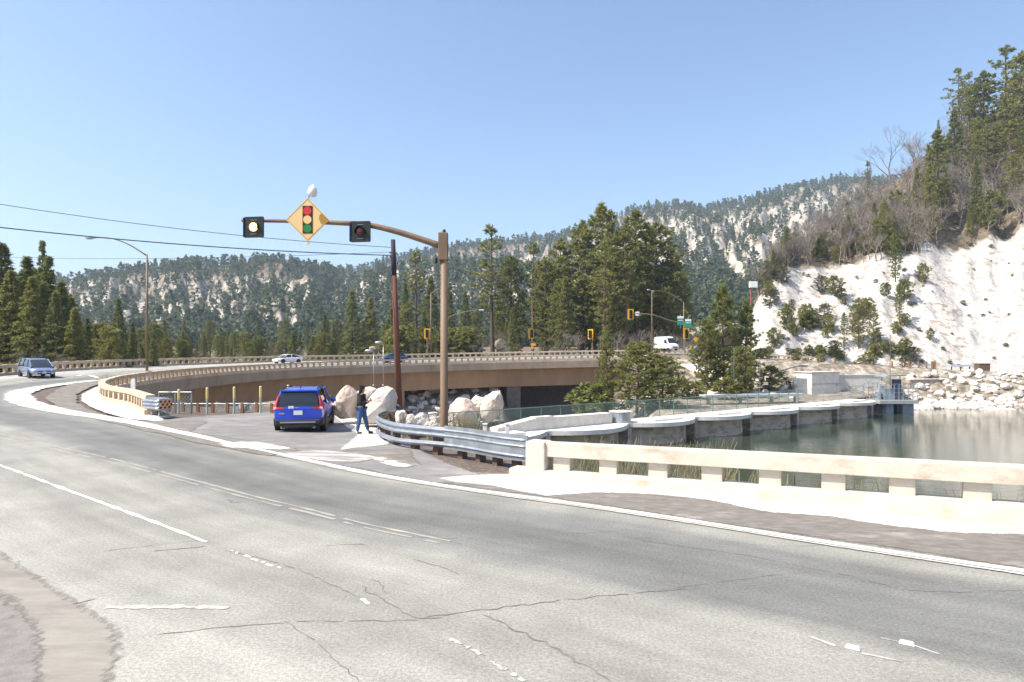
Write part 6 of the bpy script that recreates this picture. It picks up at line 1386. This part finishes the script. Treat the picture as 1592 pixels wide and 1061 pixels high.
random.seed(11)
def where(px):
    for lim, s_ in ((0,'at the left edge'),(110,'behind the minivan'),(228,'left of the tall street lamp'),(330,'right of the tall street lamp'),(470,'below the diamond sign'),(610,'left of the wooden pole'),(690,'between the wooden pole and the beacon pole'),(770,'just right of the beacon pole'),(850,'under the flat topped pine'),(930,'left of the tallest pine'),(1000,'behind the pine by the water'),(1100,'around the white van'),(1200,'at the left foot of the slope'),(1300,'above the gatehouse'),(1400,'above the valve tower'),(1500,'left of the hilltop pines'),(9999,'toward the right edge')):
        if px < lim: return s_
# ---- behind the bridge: named ones first
L1 = [('pine_a',936,318,150,1.15,'tall full pine at the centre of the big clump behind the bridge'),('pine_b',990,326,146,1.1,'tall pine on the right shoulder of the big clump behind the bridge'),
 ('pine_a',905,345,150,1.05,'pine just left of the highest pine of the big clump'),('pine_c',960,360,142,0.9,'broad pine in front of the two tallest pines'),('pine_c',1020,348,150,1.0,'rounded pine near the right edge of the big clump'),
 ('pine_b',1045,384,148,1.0,'outermost right pine of the big clump, above the white van'),('pine_a',873,372,152,1.1,'left shoulder pine of the big clump'),('pine_c',848,405,148,0.9,'broad pine at the left foot of the big clump'),
 ('open_a',766,353,150,1.0,'open crowned pine with a flat dark top right of the beacon pole'),('open_b',828,377,152,0.85,'slender open pine between the flat topped pine and the big clump'),('pine_c',795,398,155,0.8,'pale green rounded pine beside the flat topped pine'),
 ('open_b',648,392,152,0.95,'thin open pine between the wooden pole and the beacon pole'),('fir_a',668,428,150,1.0,'dark fir just left of the beacon pole'),('fir_a',548,452,150,1.1,'broad dark fir left of the wooden pole'),('fir_b',503,488,150,1.0,'small dark fir at the left end of the middle trees'),
 ('fir_c',575,462,150,0.9,'wide fir just left of the wooden pole'),('fir_a',722,452,146,0.9,'dark fir right of the beacon pole'),('fir_b',700,440,158,0.9,'slim fir directly behind the beacon pole'),('fir_c',797,478,138,0.9,'low wide fir below the flat topped pine'),
 ('fir_b',628,440,156,0.9,'slim fir behind the wooden pole'),('open_b',975,352,138,1.0,'pine with bare lower trunk in front of the big clump'),('open_a',938,372,136,0.9,'pine with tall bare trunk above the far rail'),
 ('fir_c',880,430,140,0.9,'low wide pine in the front row left of the big clump'),('pine_c',1062,430,152,0.7,'small rounded pine at the right end behind the van')]
for k, px, yt, d, w_, lb in L1: tpx(k, px, yt, d, lb, w_)
fill = []
for k in range(60):
    px = random.uniform(500,1075); d = random.uniform(142,185)
    top = tab(px, [(480,520),(540,490),(600,480),(650,460),(700,470),(760,460),(800,470),(850,430),(900,400),(950,385),(1000,385),(1050,420),(1080,470)])+random.uniform(0,50)
    tpx(random.choice(('pine_a','pine_c','fir_a','fir_c','pine_b')), px, top, d, 'conifer in the mixed stand behind the bridge, '+where(px), random.uniform(0.8,1.1), group='mixed conifers behind the bridge')
for k in range(26):
    px = random.uniform(610,760); d = random.uniform(133,140); tpx(random.choice(('shrub','shrub')), px, random.uniform(510,540), d, 'low shrub above the far rail, '+where(px), 1.2, name='shrub', group='shrubs above the far bridge rail')
for k in range(46):
    px = random.choice((random.uniform(850,1065), random.uniform(640,800), random.uniform(400,520))); d = random.uniform(128,138); x = X(px,d); bare(x, d, random.uniform(3.5,6.5), 'leafless tree behind the far rail, '+where(px), 'leafless trees behind the far bridge rail', 1.3)
# rock outcrop among the trees
ocm = pm('outcrop',(0.36,0.31,0.26),(0.22,0.185,0.155),0.8,0.95,0.08,3)
for a, b_, w_, h_, d_, lb in ((778,545,22,18,140,'right grey block of the rock outcrop'),(640,547,20,14,135,'pale rock on the bank between wooden pole and beacon pole'),(580,549,18,10,135,'pale rock on the bank left of the wooden pole')):
    put_rock(RK_BIG[(a+b_)%5], ocm, a, b_, w_, h_, d_, lb, rot=(0.2,0.3,a))
# ---- left: along the outer side of the road
L2 = [('fir_a',8,378,84,1.0,'tall fir at the left edge of the picture'),('fir_b',38,398,88,1.0,'narrow fir tip left of the spire topped fir'),('fir_b',66,374,94,0.62,'very slender spire topped fir, tallest of the left trees'),('fir_b',78,398,92,0.85,'slender fir just right of the spire topped fir'),
 ('fir_c',55,430,80,0.85,'wide fir below the spire topped fir'),('fir_c',22,420,82,0.9,'wide dark fir behind the minivan'),('fir_a',95,438,86,0.95,'fir on the right shoulder of the left stand'),('fir_b',112,462,90,0.9,'lower fir where the left stand steps down'),
 ('fir_c',120,488,84,0.9,'wide fir right of the left stand'),('fir_a',184,464,104,0.9,'single pointed fir left of the tall street lamp'),('fir_a',150,505,98,1.0,'low fir between the left stand and the pointed fir'),('pine_c',240,502,112,1.15,'rounded light green pine behind the tall street lamp'),('pine_c',218,512,115,0.9,'smaller rounded pine left of the lamp pole'),
 ('pine_c',290,535,118,1.2,'low rounded pine right of the tall street lamp'),('fir_c',-25,380,86,1.0,'broad fir mostly outside the left edge'),('fir_a',205,500,108,0.8,'small fir between the pointed fir and the lamp pole')]
for k, px, yt, d, w_, lb in L2: tpx(k, px, yt, d, lb, w_*(1.3 if px < 130 and w_ > 0.7 else 1.1))
for k in range(64):
    px = random.uniform(-80,330); d = random.uniform(78,125) if px < 260 else random.uniform(110,130)
    top = tab(px, [(-80,400),(60,415),(100,448),(130,484),(200,508),(330,536)])+random.uniform(0,28)
    tpx(random.choice(('fir_a','fir_c','pine_c','fir_b')), px, min(top,552), d, 'conifer in the row behind the outer rail, '+where(px), 1.05, group='conifers behind the left outer rail')
for k in range(9):
    px = random.uniform(30,180); d = random.uniform(74,80); bare(X(px,d), d, random.uniform(4,6.5), 'pale leafless shrub in front of the left conifers', 'leafless shrubs at the left', 1.2)
for k in range(56):
    px = random.uniform(240,545); d = random.uniform(128,175); tpx(random.choice(('fir_a','fir_b','pine_c','fir_c')), px, random.uniform(515,541), d, 'young conifer behind the bridge, '+where(px), 1.2, group='young conifers on the far bank')
for k in range(34):   # mid distance valley
    px = random.uniform(240,560); d = random.uniform(190,330); tpx(random.choice(('fir_a','fir_b','pine_c','fir_b')), px, random.uniform(496,532), d, 'small distant conifer in the valley, '+where(px), 1.0, group='distant valley conifers')
# ---- near pines by the water
tpx('near_pine', 990, 534, 80, 'bushy pine in front of the right end of the bridge, touching the dam fence', 1.25, base=-4.4)
tpx('near_pine2', 944, 508, 82, 'left half of the bushy pine pair by the dam, thin reaching top', 0.6, base=-4.6)
tpx('near_pine', 1028, 556, 79, 'low spreading pine at the right foot of the bushy pine by the dam', 1.35, base=-4.4)
tpx('near_pine2', 1128, 444, 96, 'dense dark green pine standing before the white granite slope', 0.85, base=-3.6)
tpx('near_pine2', 1158, 468, 98, 'right hand crown of the dense pine before the white slope', 0.72, base=-3.6)
tpx('near_pine', 1100, 500, 95, 'left lower crown of the dense pine before the white slope', 0.7, base=-3.6)
tpx('near_pine', 1150, 540, 93, 'low dark bush pine at the foot of the dense pine', 0.9, base=-3.8)
for px, yt, d in ((1062,590,92),(1085,596,91),(1192,572,100),(1225,588,101),(930,604,84),(1125,590,90)): tpx('shrub', px, yt, d, 'low shrub on the bank beside the dam and its pines', 1.5, name='shrub', group='shrubs on the bank beside the dam')
po = thing('service_pole', 'dark wooden service pole with a white transformer box at the edge of the white slope', 'utility pole', (X(1167,106),106,-2.2)); MB().tube([(0,0,0),(0,0,Z(436,106)+2.2)],[0.16,0.11],8).build('pole', rust_pole, po, smooth=True); MB().box((0.4,-0.1,Z(443,106)+2.2),(1.3,0.5,1.0)).build('transformer_box', white_paint, po, bevel=0.05)
po2 = thing('marker_pole', 'thin pale pole with a guy wire between the dense pine and the gatehouse', 'pole', (X(1181,92),92,-3.9)); MB().tube([(0,0,0),(0,0,6.1)],[0.05,0.04],6).build('pole', silver_trim, po2); MB().tube([(0,0,5.9),(0.9,0,0)],0.015,4).build('guy_wire', silver_trim, po2)
po3 = thing('marker_pole', 'thin green pole standing against the dense dark pine', 'pole', (X(1141,90),90,-3.9)); MB().tube([(0,0,0),(0,0,7.4)],[0.05,0.04],6).build('pole', mesh_green, po3)
# ---- right hill
def hill_at(px, py, dmin=126, dmax=420):
    """where the line of sight through a photo point meets the hillside"""
    ds = np.arange(dmin, dmax, 0.5); xs = (px-CX)/F*ds; hh = hfun(xs, ds); zl = CAMH-(py-HOR)/F*ds; k = np.nonzero(hh >= zl)[0]
    if len(k) == 0: k = [int(np.argmax((hh-CAMH)/ds))]
    d = float(ds[k[0]]); return X(px,d), d, float(hh[k[0]])
def htree(key, px, ybase, hpx, label, wide=1.0, name=None, group=None):
    x, y, z = hill_at(px, ybase); name = name or ('fir_tree' if key.startswith('fir') else 'shrub' if key == 'shrub' else 'pine_tree')
    return tree(key, x, y, h_=hpx*y/F, wide=wide, name=name, label=label, group=group, base=z)
L3 = [('open_a',1560,240,165,1.2,'highest pine on the hilltop at the right edge'),('pine_a',1590,250,170,1.1,'hilltop pine cut by the right edge of the picture'),('pine_b',1528,235,125,1.1,'pine on the hilltop left of the highest pine'),('open_b',1505,245,110,1.1,'leaning pine at the left end of the hilltop pines'),('fir_b',1459,212,46,0.9,'small pointed dark fir alone on the skyline'),
 ('fir_a',1482,290,120,1.1,'olive green tall tree on the upper hillside'),('pine_b',1460,350,150,0.9,'tall olive green tree in the middle of the hillside'),('fir_c',1445,360,110,0.8,'broad olive tree below the tall olive tree'),('fir_a',1517,350,105,0.75,'dark green fir standing above the white slope at the right'),
 ('pine_a',1375,395,85,0.8,'green pine left of centre on the hillside above the white slope'),('pine_c',1392,440,80,0.65,'green pine growing down over the lip of the white slope'),('pine_c',1398,500,60,0.6,'lowest pine of the string running down the white slope'),('open_b',1350,320,70,0.9,'dark pine near the left skyline of the hill'),
 ('pine_c',1335,545,82,0.75,'tree cluster centre on the lower white slope'),('pine_a',1312,545,60,0.7,'left tree of the cluster on the lower white slope'),('pine_c',1358,550,72,0.65,'right tree of the cluster on the lower white slope'),
 ('shrub',1301,460,28,1.4,'round shrub high on the left of the white slope'),('shrub',1222,512,38,1.0,'shrub on the left of the white slope'),('shrub',1253,512,36,1.1,'second shrub from the left on the white slope'),('shrub',1206,540,30,1.1,'low shrub at the left foot of the white slope'),('shrub',1432,442,30,0.9,'green shrub right of the string of pines on the white slope'),('shrub',1445,530,18,0.9,'tiny brown shrub on the bare right part of the white slope'),
 ('shrub',1290,520,28,1.2,'shrub left of the tree cluster on the white slope'),('shrub',1405,465,30,1.2,'shrub beside the lowest pine of the string'),('pine_c',1575,330,90,0.9,'dark pine low on the hillside at the right edge'),('fir_a',1425,330,70,0.9,'small olive tree left of the tall olive tree')]
for k, px, yb, hp, w_, lb in L3: htree(k, px, yb, hp, lb, w_)
for k in range(26):
    px = random.uniform(1480,1680); yb = random.uniform(190,300); htree(random.choice(('open_a','pine_b','open_b','pine_a')), px, yb, random.uniform(60,110), 'pine in the stand on the hilltop at the right', 1.0, group='hilltop pines at the right')
for k in range(78):
    px = random.uniform(1180,1592); yt = float(tab(px, HILLTOP)); yb = random.uniform(yt+25, float(tab(px, ROCKTOP))-4) if float(tab(px,ROCKTOP))-4 > yt+25 else yt+10
    htree(random.choice(('pine_c','fir_c','open_b','shrub')), px, yb, random.uniform(24,62), 'small olive evergreen on the hillside, '+where(px), 0.9, group='small evergreens on the hillside', name='pine_tree')
nb_ = 0
for k in range(330):
    px = random.uniform(1178,1640); yt = float(tab(px, HILLTOP)); yr = float(tab(px, ROCKTOP)); yb = yt+4+(yr-yt-2)*random.random()**0.9
    if yr-yt < 8 and random.random() < 0.5: continue
    x, y, z = hill_at(px, yb); m_, H_ = BARE[k%6]; o = obj('bare_tree', m_); h_ = random.uniform(40,70)*y/F*(1.0 if px > 1250 else 0.75); s_ = h_/H_; o.location = (x,y,z-0.3); w_ = random.uniform(0.9,1.3); o.scale = (s_*w_,s_*w_,s_); o.rotation_euler = (0,0,random.uniform(0,6.28)); nb_ += 1
    tag(o, ('tall ' if s_*H_ > 10.5 else 'short ')+'leafless tree '+('high on the hillside, ' if yb < (yt+yr)/2 else 'low on the hillside, ')+where(px), 'bare tree', 'leafless trees on the hillside')
    if nb_ >= 285: break
x, y, z = hill_at(1385, 290); o = bare(x, y, 95*y/F, 'tallest leafless tree, its blue grey branches standing against the sky', None, 1.2, me=BARE[2])
for k in range(60):
    px = random.uniform(1190,1592); yb = random.uniform(float(tab(px,ROCKTOP))+12, 575); htree('dry_shrub', px, yb, random.uniform(3,8), 'tiny dry tuft on the white slope, '+where(px), 1.5, name='shrub', group='tiny tufts on the white slope')
for k in range(26):
    px = random.uniform(1195,1420); htree(random.choice(('shrub','dry_shrub')), px, random.uniform(440,560), random.uniform(10,28), 'grey green shrub on the white slope, '+where(px), 1.3, name='shrub', group='shrubs on the white slope')
for k in range(24):
    px = random.uniform(1172,1420); htree(random.choice(('shrub','dry_shrub')), px, random.uniform(548,582), random.uniform(8,22), 'low shrub below the white slope, '+where(px), 1.5, name='shrub', group='shrubs at the foot of the white slope')

# ---- far wood on the ridges: one mass of small trees
def far_wood():
    rs = np.random.RandomState(9); tmpl = []
    for k in range(8):
        n = 34; zf = rs.uniform(0.08,1,n)**0.8; rad = 0.26*(1-zf)**0.75+0.03 if k % 3 else 0.24*np.sqrt(np.clip(1-(2*zf-1)**2,0.05,1))
        an = rs.uniform(0,2*pi,n); C = np.stack([np.cos(an)*rad*rs.uniform(.3,1,n), np.sin(an)*rad*rs.uniform(.3,1,n), zf], 1)
        V, F_, t = tufts(C, 1, 0.17, 0.17, rs, 0.7); tmpl.append(V)
    pts = []
    def scatter(n, pxr, dr, keep, hr):
        px = rs.uniform(*pxr, n); d = dr[0]*(dr[1]/dr[0])**rs.uniform(0,1,n); x = (px-CX)/F*d
        h, rock, which, dep, pxx = hfun(x, d, True)
        t_e = np.clip((h-CAMH)/dep*F, 0, 400); nz = fbm(px/3.2, t_e/4.5, 4); steep = smooth01(0.43,0.54, nz+0.10*(fbm(px/45., t_e/30., 3)-0.5))
        pr = np.full(n, 1.0)
        pr = np.where(which == 1, 1-0.90*steep*smooth01(8,30,t_e)*(1-smooth01(105,130,t_e)), pr)
        s2 = smooth01(0.44,0.56, fbm(px/2.6, t_e/4., 4)+0.12*smooth01(900,1000,px)-0.06)*smooth01(30,70,t_e)*(1-0.6*smooth01(-28,-8, t_e-(HOR-tab(px,RIDGE2)))); pr = np.where(which == 2, 1-0.90*s2, pr)
        pr = np.where(which == 3, 1-0.93*smooth01(0.30,0.45,nz)*smooth01(40,70,t_e), pr)
        ok = (rs.uniform(0,1,n) < pr*keep(px,d,t_e)) & (h > 1)
        for a in np.nonzero(ok)[0]: pts.append((x[a], d[a], h[a], rs.uniform(*hr)))
    scatter(5400, (-250,640), (345,830), lambda p,d,t: 1.0, (6,13))
    scatter(12000, (480,1420), (360,1290), lambda p,d,t: 1.0, (7,14.5))
    scatter(4500, (540,940), (380,640), lambda p,d,t: 0.8, (6,12))
    scatter(2600, (1030,1330), (265,520), lambda p,d,t: 1.0, (7,14))
    # skyline trees
    for (tb, dp, r0, r1, n, hr) in ((RIDGE1,798,-250,590,300,(8,15)),(RIDGE2,1246,480,1420,420,(8,19))):
        px = rs.uniform(r0, r1, n); d = dp+rs.uniform(-14,4,n); x = (px-CX)/F*d; h = hfun(x,d)
        for a in range(n): pts.append((x[a], d[a], h[a]-1, rs.uniform(*hr)))
    pts_ = np.array(pts); N_ = len(pts_); nv = len(tmpl[0]); V = np.empty((N_*nv,3), np.float32); T_ = np.empty(N_*nv, np.float32)
    for a in range(N_):
        x, y, z, h_ = pts_[a]; th = rs.uniform(0,6.28); c_, s_ = cos(th), sin(th); B = tmpl[a%8]; wd_ = h_*rs.uniform(0.85,1.25)
        V[a*nv:(a+1)*nv,0] = x+(B[:,0]*c_-B[:,1]*s_)*wd_; V[a*nv:(a+1)*nv,1] = y+(B[:,0]*s_+B[:,1]*c_)*wd_; V[a*nv:(a+1)*nv,2] = z-0.5+B[:,2]*h_; T_[a*nv:(a+1)*nv] = rs.uniform(0.2,1.5)
    o = np_mesh('far_wood', V, np.arange(N_*nv).reshape(-1,4), leaf_far, attrs=dict(tint=T_)); tag(o, 'dark conifer forest covering the rocky ridges on the horizon', 'forest', kind='stuff'); return N_
far_wood()
# lone big tree on the right skyline
tree('open_a', X(936,1225), 1225, top_z=Z(318,1225)+3, wide=1.3, label='lone tall pine standing out on the far ridge skyline', name='pine_tree')

# ---- reeds below the parapet, dry grass tufts
def reeds(n, fn, hr, name, label, mat=reed_m, wd=0.035):
    rs = np.random.RandomState(12); P0 = fn(rs, n); m_ = len(P0); hh = rs.uniform(*hr, m_); lean = rs.normal(size=(m_,2))*0.22
    th = rs.uniform(0,pi,m_); dx = np.stack([np.cos(th),np.sin(th)],1)*wd
    V = np.empty((m_*4,3)); z0 = P0[:,2]
    V[0::4,:2] = P0[:,:2]-dx; V[0::4,2] = z0; V[1::4,:2] = P0[:,:2]+dx; V[1::4,2] = z0
    V[2::4,:2] = P0[:,:2]+lean*hh[:,None]+dx*0.35; V[2::4,2] = z0+hh; V[3::4,:2] = P0[:,:2]+lean*hh[:,None]-dx*0.35; V[3::4,2] = z0+hh*0.97
    o = np_mesh(name, V, np.arange(m_*4).reshape(-1,4), mat, attrs=dict(tint=np.repeat(rs.uniform(0,1.4,m_),4))); tag(o, label, 'reeds', kind='stuff')
def f_marsh(rs, n):
    px = rs.uniform(690,1190,n); d = rs.uniform(35,52,n); x = (px-CX)/F*d; h = hfun(x,d); k = (h < -4.6) & (d < damline(x)-3.6) & (sdf(x,d,PLAT) > 1.2) & (fbm(x*0.5,d*0.5,3) > 0.40); return np.stack([x,d,h-0.05],1)[k]
reeds(6000, f_marsh, (0.8,2.5), 'reed_bed', 'dry yellow green reeds growing on the bank behind the near parapet', wd=0.018)
def f_bank(rs, n):
    x = rs.uniform(2,26,n); off = rs.uniform(0.6,7,n); y = 14.55-0.525*(x-0.95)+off; h = hfun(x,y); k = (sdf(x,y,PLAT) > 0.1) & (h > -6.3); return np.stack([x,y,h-0.05],1)[k]
reeds(9000, f_bank, (0.15,0.55), 'bank_grass', 'short dry grass on the slope just behind the near parapet', wd=0.02)
def f_tuft(rs, n):
    c_ = [P(646,678)[:2], P(720,676)[:2], P(735,684)[:2], P(690,684)[:2]]; a = rs.randint(0,4,n); r_ = rs.normal(size=(n,2))*(0.45,0.25); x = np.array([c_[k][0] for k in a])+r_[:,0]; y = np.array([c_[k][1] for k in a])+r_[:,1]+0.6; return np.stack([x,y,hfun(x,y)-0.02],1)
reeds(700, f_tuft, (0.15,0.5), 'dry_grass', 'dry yellow grass tufts around the beacon pole and behind the guardrail', wd=0.015)

# ---- dry brush between the leafless trees on the hill
def f_brush():
    rs = np.random.RandomState(21); n = 9000; px = rs.uniform(1165,1700,n); d = rs.uniform(140,330,n); x = (px-CX)/F*d; h, rock, wh, dep, pxx = hfun(x,d,True)
    k = (rock < 0.5) & (h > 4) & (fbm(x/9,d/9,3) > 0.36); C = np.stack([x,d,h+0.5],1)[k]; C[:,2] += rs.uniform(0,1.6,len(C)); V, F_, t = tufts(C, 5, 1.5, 0.16, rs, 0.9)
    o = np_mesh('hillside_brush', V, F_, leaf_dry, attrs=dict(tint=t)); tag(o, 'dry grey brown brush covering the hillside above the white slope', 'brush', kind='stuff')
f_brush()
# ---- haze
hb = MB().box((0,0,178.5),(7400,7400,383)).build('haze', pm('x_tmp',(1,1,1))); m = bpy.data.materials.new('haze_air'); N, L = nodes(m); N.remove(N['Principled BSDF'])
pv = N.new('ShaderNodeVolumePrincipled'); pv.inputs['Color'].default_value = (0.68,0.82,1.0,1); pv.inputs['Density'].default_value = 0.00021; pv.inputs['Anisotropy'].default_value = 0.1
L.new(pv.outputs[0], N['Material Output'].inputs['Volume']); hb.data.materials.clear(); hb.data.materials.append(m); tag(hb, kind='stuff')
